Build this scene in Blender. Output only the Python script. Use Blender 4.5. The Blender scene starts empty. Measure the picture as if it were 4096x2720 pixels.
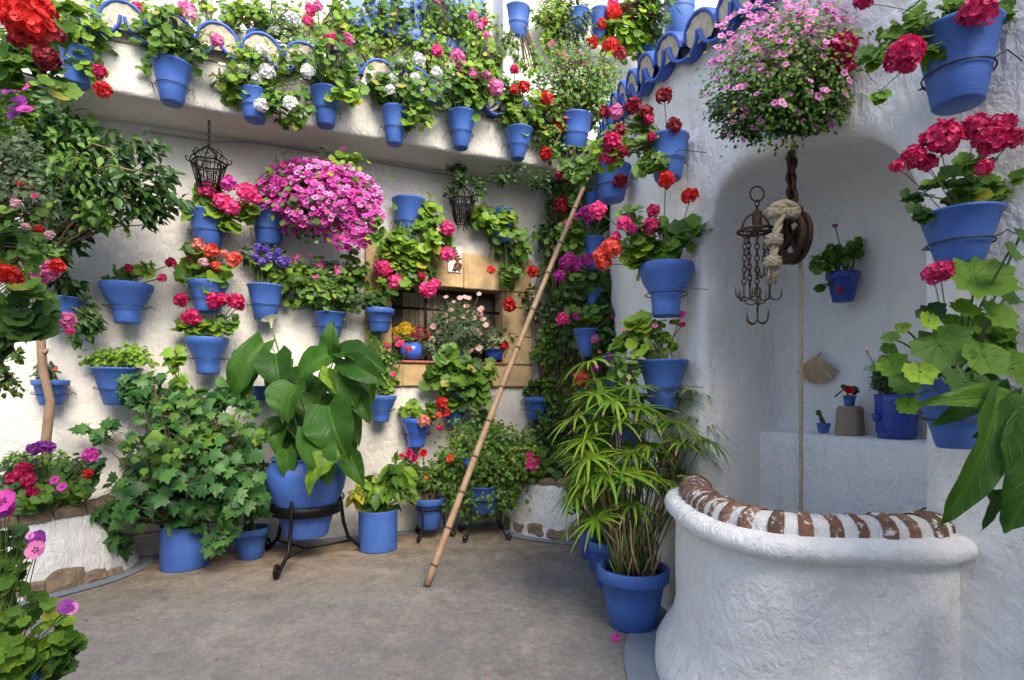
import bpy, math, random
import numpy as np
from mathutils import Vector, Matrix, noise

# ------------------------------------------------------------ camera, light, exposure
scene = bpy.context.scene
COL = scene.collection
F = 565.0            # focal length in pixels of a 1024 px wide picture
HZ = 393.0           # horizon row
EYE = 1.15
cam_d = bpy.data.cameras.new("camera")
cam = bpy.data.objects.new("camera", cam_d)
COL.objects.link(cam)
cam.location = (0, 0, EYE)
cam.rotation_euler = (math.radians(90), 0, 0)
cam_d.sensor_width = 36
cam_d.lens = F / 1024 * 36
cam_d.shift_y = (HZ - 340) / 1024
cam_d.clip_start = 0.02
cam_d.clip_end = 400
scene.camera = cam

SUN_DIR = Vector((0.43, -0.903, 0)).normalized()      # horizontal direction towards the sun
SUN_EL = math.radians(41)
world = bpy.data.worlds.new("World")
scene.world = world
world.use_nodes = True
wn = world.node_tree
wn.nodes.clear()
wo = wn.nodes.new("ShaderNodeOutputWorld")
wb = wn.nodes.new("ShaderNodeBackground")
sky = wn.nodes.new("ShaderNodeTexSky")
sky.sky_type = 'NISHITA'
sky.sun_disc = False
sky.sun_elevation = SUN_EL
sky.sun_rotation = math.atan2(SUN_DIR.x, SUN_DIR.y)
sky.air_density = 1.0
sky.dust_density = 2.5
sky.ozone_density = 1.0
wb.inputs[1].default_value = 0.15
wn.links.new(sky.outputs[0], wb.inputs[0])
wn.links.new(wb.outputs[0], wo.inputs[0])
sd = bpy.data.lights.new("sun", 'SUN')
sd.energy = 1.5
sd.angle = math.radians(34)
sd.color = (1.0, 0.92, 0.80)
so = bpy.data.objects.new("sun", sd)
COL.objects.link(so)
sv = Vector((SUN_DIR.x * math.cos(SUN_EL), SUN_DIR.y * math.cos(SUN_EL), math.sin(SUN_EL)))
so.rotation_euler = sv.to_track_quat('Z', 'Y').to_euler()
so.location = (1, -2, 6)
scene.view_settings.view_transform = 'Standard'
scene.view_settings.look = 'None'
scene.view_settings.gamma = 1
scene.view_settings.use_curve_mapping = False
scene.view_settings.exposure = 1.38
scene.cycles.max_bounces = 8
scene.cycles.diffuse_bounces = 4
scene.cycles.transparent_max_bounces = 8

rnd = random.Random(7)
rng = np.random.default_rng(7)

# ------------------------------------------------------------ places (real planes of the patio)
def U(px, py, d):
    return Vector(((px - 512) / F * d, d, EYE - (py - HZ) / F * d))

BP = Vector((-0.107, 5.039, 0))
BD = Vector((0.919, 0.394, 0)).normalized()
BN = Vector((0.394, -0.919, 0)).normalized()
OVER = 0.42                                        # overhang of the terrace

def on_back(px, py, off=0.0):
    r = Vector(((px - 512) / F, 1, (HZ - py) / F))
    t = (off + BP.dot(BN)) / Vector((r.x, 1, 0)).dot(BN)
    return U(px, py, t)

def back_uz(px, py, off=0.0):
    p = on_back(px, py, off)
    return (p - BP).dot(BD), p.z

def BW(u, z, off=0.0):
    return Vector((BP.x + BD.x * u + BN.x * off, BP.y + BD.y * u + BN.y * off, z))

# right wall: plan curve, s = 0 at the far edge of the niche, growing towards the viewer
RO = Vector((0.924, 2.70, 0))
RD = Vector((0.423, -0.906, 0)).normalized()
RI = Vector((0.906, 0.423, 0)).normalized()
ctrl = [(.93, 6.4), (.88, 5.6), (.80, 4.7), (.75, 3.9), (.765, 3.3), (.825, 2.93), (.924, 2.70), (1.13, 2.26)]
def catmull(ps, n):
    out = []
    for i in range(1, len(ps) - 2):
        p0, p1, p2, p3 = [Vector(q) for q in ps[i - 1:i + 3]]
        for k in range(n):
            t = k / n
            out.append(0.5 * ((2 * p1) + (-p0 + p2) * t + (2 * p0 - 5 * p1 + 4 * p2 - p3) * t * t + (-p0 + 3 * p1 - 3 * p2 + p3) * t ** 3))
    out.append(Vector(ps[-2]))
    return out
_pl = catmull(ctrl, 12)
_sl = [0.0]
for a, b in zip(_pl[::-1][:-1], _pl[::-1][1:]):
    _sl.append(_sl[-1] - (b - a).length)
_tab_s = np.array(_sl[::-1]); _tab_x = np.array([p.x for p in _pl]); _tab_y = np.array([p.y for p in _pl])
S_MIN = float(_tab_s[0])
def RW(s, z, dep=0.0):
    if s >= 0:
        p = RO + RD * s; n = RI
    else:
        x = float(np.interp(s, _tab_s, _tab_x)); y = float(np.interp(s, _tab_s, _tab_y))
        e = 0.03
        a = Vector((np.interp(s - e, _tab_s, _tab_x), np.interp(s - e, _tab_s, _tab_y), 0))
        if s + e < 0:
            b = Vector((np.interp(s + e, _tab_s, _tab_x), np.interp(s + e, _tab_s, _tab_y), 0))
        else:
            b = RO + RD * (s + e)
        d = (b - a).normalized()
        p = Vector((x, y, 0)); n = Vector((-d.y, d.x, 0))
    return Vector((p.x + n.x * dep, p.y + n.y * dep, z))
def on_right(px, py, off=0.0):
    """point on the right wall (moved off metres into the patio) seen at px,py"""
    q = (px - 512) / F
    prev = None
    s = 2.3
    while s > S_MIN:
        p = RW(s, 0, -off)
        v = p.x - q * p.y
        if prev is not None and (v > 0) != (prev > 0):
            break
        prev = v
        s -= 0.02
    p = RW(s, 0, -off)
    return U(px, py, p.y)
def right_s(px):
    q = (px - 512) / F
    s = 2.3; prev = None
    while s > S_MIN:
        p = RW(s, 0)
        v = p.x - q * p.y
        if prev is not None and (v > 0) != (prev > 0):
            return s
        prev = v
        s -= 0.01
    return S_MIN
def wall_off(p, surf):
    if surf in 'bfuc':
        return (Vector((p[0], p[1], 0)) - BP).dot(BN) - (OVER if surf == 'f' else 0)
    if surf == 'n':
        return 0.60 - (Vector((p[0], p[1], 0)) - RO).dot(RI)
    if p[1] < 2.7:
        return -(Vector((p[0], p[1], 0)) - RO).dot(RI)
    return float(np.interp(p[1], _tab_y[::-1], _tab_x[::-1])) - p[0]
def wall_n(surf, y=0):
    if surf in 'bfuc': return BN
    if surf == 'n': return -RI
    if y < 2.7: return -RI
    return Vector((-1, -.05, 0)).normalized()
def place(px, py, surf, off=0.0):
    if isinstance(surf, (int, float)): return U(px, py, surf)
    if surf in 'bu': return on_back(px, py, off)
    if surf == 'f': return on_back(px, py, off + OVER)
    if surf == 'r': return on_right(px, py, off)
    if surf == 'n':
        r = Vector(((px - 512) / F, 1, 0))
        t = (0.60 - off + RO.dot(RI)) / r.dot(RI)
        return U(px, py, t)

# ------------------------------------------------------------ materials
MATS = {}
class NT:
    def __init__(s, name):
        s.m = bpy.data.materials.new(name); s.m.use_nodes = True
        s.t = s.m.node_tree; s.t.nodes.clear()
        s.out = s.t.nodes.new("ShaderNodeOutputMaterial")
    def n(s, typ, **kw):
        nd = s.t.nodes.new("ShaderNode" + typ)
        for k, v in kw.items():
            if k.startswith('i_'):
                key = k[2:]; key = int(key) if key.isdigit() else key.replace('_', ' ')
                if isinstance(v, bpy.types.NodeSocket): s.t.links.new(v, nd.inputs[key])
                else: nd.inputs[key].default_value = v
            else: setattr(nd, k, v)
        return nd
    def math(s, op, a, b=0.0, clamp=False):
        return s.n("Math", operation=op, use_clamp=clamp, i_0=a, i_1=b).outputs[0]
    def ramp(s, fac, stops, interp='LINEAR'):
        nd = s.t.nodes.new("ShaderNodeValToRGB"); s.t.links.new(fac, nd.inputs[0])
        cr = nd.color_ramp; cr.interpolation = interp
        while len(cr.elements) < len(stops): cr.elements.new(0.5)
        for e, (p, c) in zip(cr.elements, stops):
            e.position = p; e.color = (*c, 1) if len(c) == 3 else c
        return nd.outputs[0]
    def mix(s, fac, a, b, mode='MIX'):
        nd = s.t.nodes.new("ShaderNodeMix"); nd.data_type = 'RGBA'; nd.blend_type = mode
        for i, v in ((0, fac), (6, a), (7, b)):
            if isinstance(v, bpy.types.NodeSocket): s.t.links.new(v, nd.inputs[i])
            else: nd.inputs[i].default_value = v if i == 0 else ((*v, 1) if len(v) == 3 else v)
        return nd.outputs[2]
    def noise(s, vec, scale, detail=4, rough=.55, dist=0.0):
        return s.n("TexNoise", i_Vector=vec, i_Scale=scale, i_Detail=detail, i_Roughness=rough, i_Distortion=dist).outputs[0]
    def pos(s):
        return s.n("NewGeometry").outputs['Position']
    def bump(s, h, strength=.3, dist=.01, normal=None):
        nd = s.n("Bump", i_Strength=strength, i_Distance=dist); s.t.links.new(h, nd.inputs['Height'])
        if normal is not None: s.t.links.new(normal, nd.inputs['Normal'])
        return nd.outputs[0]
    def principled(s, col, rough=.6, normal=None, **kw):
        nd = s.t.nodes.new("ShaderNodeBsdfPrincipled")
        for k, v in (('Base Color', col), ('Roughness', rough)):
            if isinstance(v, bpy.types.NodeSocket): s.t.links.new(v, nd.inputs[k])
            else: nd.inputs[k].default_value = (*v, 1) if isinstance(v, tuple) and len(v) == 3 else v
        for k, v in kw.items(): nd.inputs[k.replace('_', ' ')].default_value = v
        if normal is not None: s.t.links.new(normal, nd.inputs['Normal'])
        return nd.outputs[0]
    def done(s, sh):
        s.t.links.new(sh, s.out.inputs[0]); return s.m

def island_rand(t):
    a = t.n("NewGeometry").outputs['Random Per Island']
    b = t.n("ObjectInfo").outputs['Random']
    return t.math('FRACT', t.math('ADD', a, t.math('MULTIPLY', b, 7.31)))

def leaf_mat(name, stops, gloss=.42, trans=.3, vein=None):
    t = NT(name)
    r = island_rand(t)
    col = t.ramp(r, stops)
    nz = t.noise(t.pos(), 40, 3)
    col = t.mix(t.math('MULTIPLY', nz, .25), col, (.02, .05, .01), 'MIX')
    normal = None
    if vein:
        uv = t.n("UVMap").outputs[0]
        sp = t.n("SeparateXYZ", i_0=uv)
        x, y = sp.outputs[0], sp.outputs[1]
        if vein == 'palm':
            yy = t.math('SUBTRACT', y, .36)
            ang = t.math('ARCTAN2', x, yy)
            rr = t.math('SQRT', t.math('ADD', t.math('MULTIPLY', x, x), t.math('MULTIPLY', yy, yy)))
            w = t.math('ABSOLUTE', t.math('SINE', t.math('MULTIPLY', ang, 4.5)))
            # widen the angular distance with radius so veins keep their width
            w = t.math('MULTIPLY', w, rr)
            v = t.math('SUBTRACT', 1.0, t.math('MULTIPLY', w, 22.0, True), True)
            zone = t.math('MULTIPLY', t.math('SUBTRACT', 1.0, t.math('MULTIPLY', t.math('ABSOLUTE', t.math('SUBTRACT', rr, .28)), 9.0, True), True), .25)
            col = t.mix(zone, col, (.035, .06, .012))
        else:
            mid = t.math('SUBTRACT', 1.0, t.math('MULTIPLY', t.math('ABSOLUTE', x), 26.0, True), True)
            side = t.math('ABSOLUTE', t.math('SINE', t.math('ADD', t.math('MULTIPLY', y, 30.0), t.math('MULTIPLY', t.math('ABSOLUTE', x), -26.0))))
            side = t.math('SUBTRACT', 1.0, t.math('MULTIPLY', side, 4.0, True), True)
            v = t.math('MAXIMUM', mid, t.math('MULTIPLY', side, .55))
            col = t.mix(t.ramp(t.noise(uv, 3.5, 4, .6), [(.35, (0, 0, 0)), (.7, (1, 1, 1))]), col, (.035, .10, .015))
        col = t.mix(t.math('MULTIPLY', v, .32), col, (.14, .28, .035))
        normal = t.bump(t.math('ADD', v, t.noise(t.pos(), 45, 3)), .6, .006)
    else:
        normal = t.bump(t.noise(t.pos(), 130, 2), .25, .002)
    p = t.principled(col, gloss, normal, Specular_IOR_Level=.32 if not vein else .22)
    tr = t.n("BsdfTranslucent"); t.t.links.new(t.mix(1.0, col, (1.5, 1.6, .8), 'MULTIPLY'), tr.inputs[0])
    mx = t.n("MixShader", i_0=trans + (.10 if vein == 'pinn' else 0)); t.t.links.new(p, mx.inputs[1]); t.t.links.new(tr.outputs[0], mx.inputs[2])
    return t.done(mx.outputs[0])

LT = {
 'yg':   [(0, (.08, .17, .015)), (.5, (.17, .32, .025)), (.93, (.28, .43, .035)), (1, (.42, .38, .04))],
 'mid':  [(0, (.042, .11, .016)), (.5, (.10, .215, .025)), (.96, (.17, .31, .035)), (1, (.38, .34, .05))],
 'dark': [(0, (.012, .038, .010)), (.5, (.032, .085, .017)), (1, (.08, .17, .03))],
 'grey': [(0, (.035, .07, .03)), (.5, (.08, .13, .06)), (1, (.15, .20, .10))],
 'arum': [(0, (.022, .080, .014)), (.5, (.045, .135, .018)), (1, (.085, .22, .03))],
 'cool': [(0, (.018, .075, .020)), (.5, (.042, .135, .03)), (1, (.10, .24, .05))],
 'var':  [(0, (.10, .18, .05)), (.4, (.35, .42, .16)), (1, (.62, .62, .40))],
 'gold': [(0, (.25, .30, .02)), (1, (.60, .55, .04))],
}
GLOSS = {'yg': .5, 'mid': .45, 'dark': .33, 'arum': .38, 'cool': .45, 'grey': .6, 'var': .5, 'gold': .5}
def LM(tone, vein=None):
    k = ('leaf', tone, vein)
    if k not in MATS:
        MATS[k] = leaf_mat('leaf_' + tone + ('_' + vein if vein else ''), LT[tone], GLOSS[tone] + (.12 if vein == 'palm' else 0), .24, vein)
    return MATS[k]

FC = {'red': (.62, .012, .012), 'brightred': (.85, .02, .012), 'darkred': (.30, .006, .02), 'crimson': (.62, .01, .12),
      'hotpink': (.90, .06, .27), 'magenta': (.68, .05, .40), 'pink': (.85, .22, .48), 'palepink': (.88, .50, .55),
      'white': (.85, .85, .82), 'coral': (.85, .10, .06), 'salmon': (.80, .28, .22), 'purple': (.32, .03, .36),
      'violet': (.17, .11, .50), 'yellow': (.85, .55, .01), 'petunia': (.80, .27, .62), 'orange': (.85, .25, .02), 'cream': (.85, .82, .55)}
def FM(c):
    k = ('petal', c)
    if k not in MATS:
        t = NT('petal_' + c)
        r = island_rand(t)
        b = FC[c]
        lo = tuple(x * .55 for x in b); hi = tuple(min(.95, x * 1.15 + .02) for x in b)
        col = t.ramp(r, [(0, lo), (.45, b), (1, hi)])
        p = t.principled(col, .55)
        tr = t.n("BsdfTranslucent"); t.t.links.new(col, tr.inputs[0])
        mx = t.n("MixShader", i_0=.3); t.t.links.new(p, mx.inputs[1]); t.t.links.new(tr.outputs[0], mx.inputs[2])
        MATS[k] = t.done(mx.outputs[0])
    return MATS[k]

def plaster(name, base, stain, scale=1.0, strength=.55):
    t = NT(name); p = t.pos()
    big = t.noise(p, 1.3, 4, .6)
    med = t.noise(p, 7, 5, .6)
    col = t.mix(t.ramp(big, [(.38, (0, 0, 0)), (.75, (1, 1, 1))]), base, stain)
    col = t.mix(t.math('MULTIPLY', t.ramp(med, [(.55, (0, 0, 0)), (.8, (1, 1, 1))]), .35), col, tuple(x * .82 for x in stain))
    mp = t.n("Mapping", i_Vector=p, i_Scale=(1, 1, .55), i_Rotation=(0.5, .35, .2))
    st = t.noise(mp.outputs[0], 24 * scale, 5, .62, .6)
    fine = t.noise(p, 95 * scale, 3, .6)
    h = t.math('ADD', st, t.math('MULTIPLY', fine, .22))
    h = t.math('ADD', h, t.math('MULTIPLY', t.noise(p, 8, 2), .8))
    mpz = t.n("Mapping", i_Vector=p, i_Scale=(9, 9, .7))
    runs = t.ramp(t.noise(mpz.outputs[0], 1.0, 5, .65), [(.56, (0, 0, 0)), (.74, (1, 1, 1))])
    col = t.mix(t.math('MULTIPLY', runs, .30), col, (.52, .49, .43))
    grime = t.math('MULTIPLY', t.math('SUBTRACT', 1.0, t.math('MULTIPLY', t.n("SeparateXYZ", i_0=p).outputs[2], 3.2, True), True), t.ramp(t.noise(p, 5, 5, .7), [(.42, (0, 0, 0)), (.62, (1, 1, 1))]))
    col = t.mix(t.math('MULTIPLY', grime, .45), col, (.36, .33, .28))
    specks = t.ramp(t.noise(p, 60, 2, .5), [(.74, (0, 0, 0)), (.80, (1, 1, 1))])
    col = t.mix(t.math('MULTIPLY', specks, .25), col, (.30, .28, .25))
    return t.done(t.principled(col, .9, t.bump(h, strength, .035)))

def simple(name, col, rough=.6, var=.25, sc=20, bs=.2, bd=.003, metallic=0.0, col2=None):
    t = NT(name); p = t.pos()
    nz = t.noise(p, sc, 5, .6)
    c2 = col2 or tuple(x * (1 - var) for x in col)
    c = t.mix(t.ramp(nz, [(.35, (0, 0, 0)), (.65, (1, 1, 1))]), col, c2)
    return t.done(t.principled(c, rough, t.bump(t.noise(p, sc * 4, 3), bs, bd), Metallic=metallic))

def blue_paint(name, base, gloss=.5):
    t = NT(name); p = t.pos()
    r = t.n("ObjectInfo").outputs['Random']
    hs = t.mix(t.math('MULTIPLY', r, .45), base, tuple(min(1, x * 1.5 + .015) for x in base))
    nz = t.noise(p, 9, 5, .6)
    c = t.mix(t.math('MULTIPLY', t.ramp(nz, [(.45, (0, 0, 0)), (.75, (1, 1, 1))]), .6), hs, (.035, .085, .33))
    # chips and lime dust
    ch = t.ramp(t.noise(p, 38, 4, .65), [(.70, (0, 0, 0)), (.74, (1, 1, 1))])
    c = t.mix(t.math('MULTIPLY', ch, .35), c, (.30, .36, .55))
    mpd = t.n("Mapping", i_Vector=p, i_Scale=(38, 38, 3.5))
    dr = t.ramp(t.noise(mpd.outputs[0], 1.0, 4, .6), [(.60, (0, 0, 0)), (.72, (1, 1, 1))])
    c = t.mix(t.math('MULTIPLY', dr, .28), c, (.13, .20, .45))
    ea = t.ramp(t.noise(p, 16, 6, .7), [(.68, (0, 0, 0)), (.76, (1, 1, 1))])
    c = t.mix(t.math('MULTIPLY', ea, .45), c, (.16, .13, .15))
    mp = t.n("Mapping", i_Vector=p, i_Scale=(4, 4, 60))
    brush = t.noise(mp.outputs[0], 3, 3)
    h = t.math('ADD', brush, t.math('MULTIPLY', t.noise(p, 60, 3), .5))
    return t.done(t.principled(c, gloss, t.bump(h, .25, .004)))

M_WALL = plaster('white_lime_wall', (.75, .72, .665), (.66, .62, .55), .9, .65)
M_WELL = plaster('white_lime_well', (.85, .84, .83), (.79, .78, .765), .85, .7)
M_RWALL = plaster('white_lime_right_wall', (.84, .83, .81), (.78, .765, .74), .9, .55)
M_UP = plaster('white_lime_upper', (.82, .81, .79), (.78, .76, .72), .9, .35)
M_BLUE = blue_paint('blue_pot_paint', (.047, .125, .41))
M_BLUEG = blue_paint('blue_glaze', (.045, .13, .55), .15)
M_BLUED = blue_paint('deep_blue_glaze', (.015, .045, .30), .25)
M_BLUEW = blue_paint('blue_woodwork', (.08, .18, .55), .5)
M_SOIL = simple('potting_soil', (.035, .022, .014), .95, .5, 60, .8, .01)
M_IRON = simple('wrought_iron', (.012, .011, .011), .45, .3, 50, .4, .002, .6)
M_WIRE = simple('grey_wire', (.06, .06, .065), .45, .3, 60, .2, .001, .7)
M_RUST = simple('rusty_iron', (.045, .030, .026), .6, .3, 45, .6, .003, .5, (.10, .05, .03))
M_STEM = simple('green_stem', (.10, .15, .035), .6, .3, 30)
M_WOODY = simple('woody_stem', (.16, .10, .06), .8, .4, 40, .5, .003)
M_BARK = simple('pale_bark', (.30, .20, .125), .85, .3, 14, .6, .006, 0, (.19, .12, .08))
M_SAND = simple('sandstone', (.56, .40, .21), .9, .2, 7, .8, .010, 0, (.42, .28, .14))
def brick_mat():
    t = NT('worn_limed_brick'); p = t.pos(); r = t.n("ObjectInfo").outputs['Random']
    c = t.ramp(r, [(0, (.13, .065, .042)), (.5, (.24, .10, .058)), (1, (.30, .15, .09))])
    c = t.mix(t.ramp(t.noise(p, 55, 4), [(.4, (0, 0, 0)), (.7, (1, 1, 1))]), c, (.12, .075, .055))
    c = t.mix(t.ramp(t.noise(p, 34, 6, .72), [(.55, (0, 0, 0)), (.62, (1, 1, 1))]), c, (.70, .67, .62))
    return t.done(t.principled(c, .9, t.bump(t.noise(p, 70, 5, .7), .9, .008)))
M_BRICK = brick_mat()
M_MORT = plaster('lime_mortar', (.78, .77, .75), (.68, .66, .62), 1.3, .8)
M_FILL = plaster('cream_tile_filling', (.66, .60, .47), (.56, .48, .34), 1.5, .7)
M_STONE = simple('rough_rubble_stone', (.30, .22, .14), .95, .3, 16, .9, .012, 0, (.17, .13, .09))
M_TILE = simple('ochre_roof_tile', (.46, .32, .16), .9, .3, 12, .5, .006, 0, (.28, .19, .10))
M_TBLUE = blue_paint('blue_tile_edge', (.030, .095, .42))
M_DWOOD = simple('dark_brown_wood', (.035, .02, .014), .5, .3, 30, .4, .003)
M_CURT = simple('cream_curtain', (.50, .42, .30), .9, .15, 8)
M_ROPE = simple('pale_hemp_rope', (.50, .42, .30), .95, .25, 90, .8, .003)
M_TERRA = simple('terracotta_sill', (.36, .12, .07), .8, .25, 20)
M_SHELL = simple('ochre_shell', (.55, .38, .22), .75, .3, 25, .6, .004)
M_TUFA = simple('beige_block_stone', (.33, .26, .19), .95, .2, 30, .7, .006)
M_WHITE = simple('white_glazed_tile', (.80, .79, .76), .3, .03, 10)
M_BROWN = simple('brown_glaze', (.20, .075, .03), .4, .2, 30)
M_BAMBOO = simple('bamboo_cane', (.46, .30, .18), .55, .25, 10, .3, .003, 0, (.34, .21, .12))
M_NODE = simple('bamboo_node', (.16, .09, .05), .7, .3, 30)
M_CACT = simple('cactus_green', (.10, .14, .05), .7, .3, 60, .8, .004)
M_STRIP = simple('grey_blue_floor_paint', (.23, .26, .31), .8, .25, 6, .4, .004, 0, (.16, .19, .23))
M_CABLE = simple('painted_cable', (.35, .33, .30), .8, .1, 10)
_t = NT('window_glass'); M_GLASS = _t.done(_t.principled((.10, .10, .09), .08, None, Specular_IOR_Level=.6))
_t = NT('moss_flower_centre'); M_EYE = _t.done(_t.principled((.16, .005, .09), .6))

def ground_mat():
    t = NT('worn_concrete'); p = t.pos()
    a = t.noise(p, .9, 8, .68, .2); b = t.noise(p, 4.5, 8, .72, .2); c = t.noise(p, 26, 5, .65)
    col = t.mix(t.ramp(a, [(.38, (0, 0, 0)), (.62, (1, 1, 1))]), (.235, .222, .205), (.32, .29, .25))
    col = t.mix(t.math('MULTIPLY', t.ramp(b, [(.42, (0, 0, 0)), (.66, (1, 1, 1))]), .5), col, (.135, .13, .125))
    # warm earthy band close to the back wall
    nd = t.n("VectorMath", operation='DOT_PRODUCT'); t.t.links.new(p, nd.inputs[0]); nd.inputs[1].default_value = tuple(BN)
    dist = t.math('SUBTRACT', nd.outputs['Value'], BP.dot(BN))
    dist = t.math('ADD', dist, t.math('MULTIPLY', t.math('SUBTRACT', b, .5), .9))
    near = t.math('SUBTRACT', 1.0, t.math('DIVIDE', dist, 1.5), True)
    warm = t.mix(t.ramp(t.noise(p, 6, 5, .7, .5), [(.4, (0, 0, 0)), (.62, (1, 1, 1))]), (.38, .29, .185), (.19, .135, .08))
    col = t.mix(t.math('MULTIPLY', near, 1.3, True), col, warm)
    # moss
    ms = t.math('MULTIPLY', t.ramp(t.noise(p, 2.6, 5, .7, 1.0), [(.60, (0, 0, 0)), (.68, (1, 1, 1))]), near)
    col = t.mix(t.math('MULTIPLY', ms, .6), col, (.12, .12, .035))
    # dark grime and pale lime smears
    gr = t.ramp(t.noise(p, 2.0, 8, .75, .3), [(.52, (0, 0, 0)), (.66, (1, 1, 1))])
    col = t.mix(t.math('MULTIPLY', gr, .38), col, (.075, .065, .055))
    pl = t.ramp(t.noise(p, 3.1, 9, .78, .4), [(.53, (0, 0, 0)), (.63, (1, 1, 1))])
    col = t.mix(t.math('MULTIPLY', pl, .6), col, (.40, .36, .31))
    col = t.mix(t.math('MULTIPLY', t.ramp(c, [(.35, (1, 1, 1)), (.6, (0, 0, 0))]), .38), col, (.085, .08, .075))
    grit = t.ramp(t.noise(p, 120, 2, .6), [(.38, (1, 1, 1)), (.46, (0, 0, 0))])
    col = t.mix(t.math('MULTIPLY', grit, .4), col, (.07, .065, .06))
    # cracks
    wv = t.n("VectorMath", operation='ADD'); t.t.links.new(p, wv.inputs[0])
    nc = t.n("TexNoise", i_Vector=p, i_Scale=3.0, i_Detail=5.0); sc = t.n("VectorMath", operation='SCALE'); t.t.links.new(nc.outputs[1], sc.inputs[0]); sc.inputs[3].default_value = .55
    t.t.links.new(sc.outputs[0], wv.inputs[1])
    vo = t.n("TexVoronoi", feature='DISTANCE_TO_EDGE', i_Vector=wv.outputs[0], i_Scale=1.15)
    cr = t.math('SUBTRACT', 1.0, t.math('MULTIPLY', vo.outputs['Distance'], 130.0, True), True)
    cr = t.math('MULTIPLY', cr, t.ramp(t.noise(p, 1.7, 3), [(.52, (0, 0, 0)), (.60, (1, 1, 1))]))
    col = t.mix(t.math('MULTIPLY', cr, .55), col, (.06, .05, .04))
    h = t.math('ADD', t.math('MULTIPLY', c, .6), t.math('MULTIPLY', b, .8))
    h = t.math('SUBTRACT', h, t.math('MULTIPLY', cr, .8))
    return t.done(t.principled(col, .88, t.bump(h, .45, .012)))
M_GROUND = ground_mat()

# ------------------------------------------------------------ mesh building
class MB:
    def __init__(s): s.v = []; s.f = []; s.n = 0; s.uv = []
    def add(s, verts, faces, mat=0, uv=None, smooth=True):
        """verts (n,3); faces: array (k,3|4) or list of such"""
        verts = np.asarray([tuple(v) for v in verts] if not isinstance(verts, np.ndarray) else verts, dtype=np.float64).reshape(-1, 3)
        if isinstance(faces, np.ndarray): fl = [faces]
        else:
            d = {}
            for f in faces: d.setdefault(len(f), []).append(f)
            fl = [np.array(x, dtype=np.int64) for x in d.values()]
        for fa in fl: s.f.append((fa + s.n, mat, smooth))
        s.v.append(verts); s.n += len(verts)
        s.uv.append(np.zeros((len(verts), 2)) if uv is None else np.asarray(uv))
        return s
    def mesh(s, name, mats, origin=(0, 0, 0)):
        me = bpy.data.meshes.new(name)
        V = np.concatenate(s.v) - np.array(tuple(origin))
        UV = np.concatenate(s.uv)
        me.vertices.add(len(V)); me.vertices.foreach_set('co', V.ravel())
        loops = np.concatenate([f.ravel() for f, _, _ in s.f])
        sizes = np.concatenate([np.full(len(f), f.shape[1]) for f, _, _ in s.f])
        mi = np.concatenate([np.full(len(f), m) for f, m, _ in s.f])
        sm = np.concatenate([np.full(len(f), q) for f, _, q in s.f])
        me.loops.add(len(loops)); me.loops.foreach_set('vertex_index', loops.astype(np.int32))
        me.polygons.add(len(sizes))
        me.polygons.foreach_set('loop_start', np.concatenate([[0], np.cumsum(sizes)[:-1]]).astype(np.int32))
        me.polygons.foreach_set('material_index', mi.astype(np.int32))
        me.polygons.foreach_set('use_smooth', sm.astype(bool))
        if UV.any():
            ul = me.uv_layers.new(name='UVMap')
            ul.data.foreach_set('uv', UV[loops].astype(np.float32).ravel())
        me.update(calc_edges=True)
        for m in (mats if isinstance(mats, (list, tuple)) else [mats]): me.materials.append(m)
        return me
    def build(s, name, mats, parent=None, label=None, cat=None, group=None, kind=None):
        org = WL.get(parent.name, Vector((0, 0, 0))) if parent else Vector((0, 0, 0))
        return link(name, s.mesh(name, mats, org), parent, label, cat, group, kind)

WL = {}      # world location of every parent (parents are only translated)
def link(name, data, parent=None, label=None, cat=None, group=None, kind=None):
    o = bpy.data.objects.new(name, data); COL.objects.link(o)
    if parent:
        o.parent = parent
        WL[o.name] = WL.get(parent.name, Vector((0, 0, 0)))
    else: WL[o.name] = Vector((0, 0, 0))
    tag(o, label, cat, group, kind)
    return o
def tag(o, label=None, cat=None, group=None, kind=None):
    if label: o['label'] = label
    if cat: o['category'] = cat
    if group: o['group'] = group
    if kind: o['kind'] = kind
def thing(name, loc, label, cat, group=None):
    o = bpy.data.objects.new(name, None); COL.objects.link(o)
    o.location = loc; o.empty_display_size = .1
    WL[o.name] = Vector(loc)
    tag(o, label, cat, group); return o

def tube(mb, pts, r, n=6, mat=0, closed=False, cap=True):
    pts = [Vector(p) for p in pts]
    k = len(pts)
    rr = r if isinstance(r, (list, tuple)) else [r] * k
    V = []; up = None
    for i, p in enumerate(pts):
        if closed: t = pts[(i + 1) % k] - pts[i - 1]
        else: t = pts[min(i + 1, k - 1)] - pts[max(i - 1, 0)]
        t = t.normalized() if t.length > 1e-9 else Vector((0, 0, 1))
        if up is None:
            up = Vector((0, 0, 1)) if abs(t.z) < .9 else Vector((1, 0, 0))
        a = (up - t * up.dot(t))
        a = a.normalized() if a.length > 1e-6 else t.orthogonal().normalized()
        up = a; b = t.cross(a)
        for j in range(n):
            an = 2 * math.pi * j / n
            V.append(p + (a * math.cos(an) + b * math.sin(an)) * rr[i])
    fs = []
    for i in range(k if closed else k - 1):
        i2 = (i + 1) % k
        for j in range(n):
            fs.append((i * n + j, i * n + (j + 1) % n, i2 * n + (j + 1) % n, i2 * n + j))
    if cap and not closed:
        V.append(pts[0]); V.append(pts[-1]); c0 = k * n
        for j in range(n):
            fs.append((c0, (j + 1) % n, j)); fs.append((c0 + 1, (k - 1) * n + j, (k - 1) * n + (j + 1) % n))
    mb.add(V, fs, mat)

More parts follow.
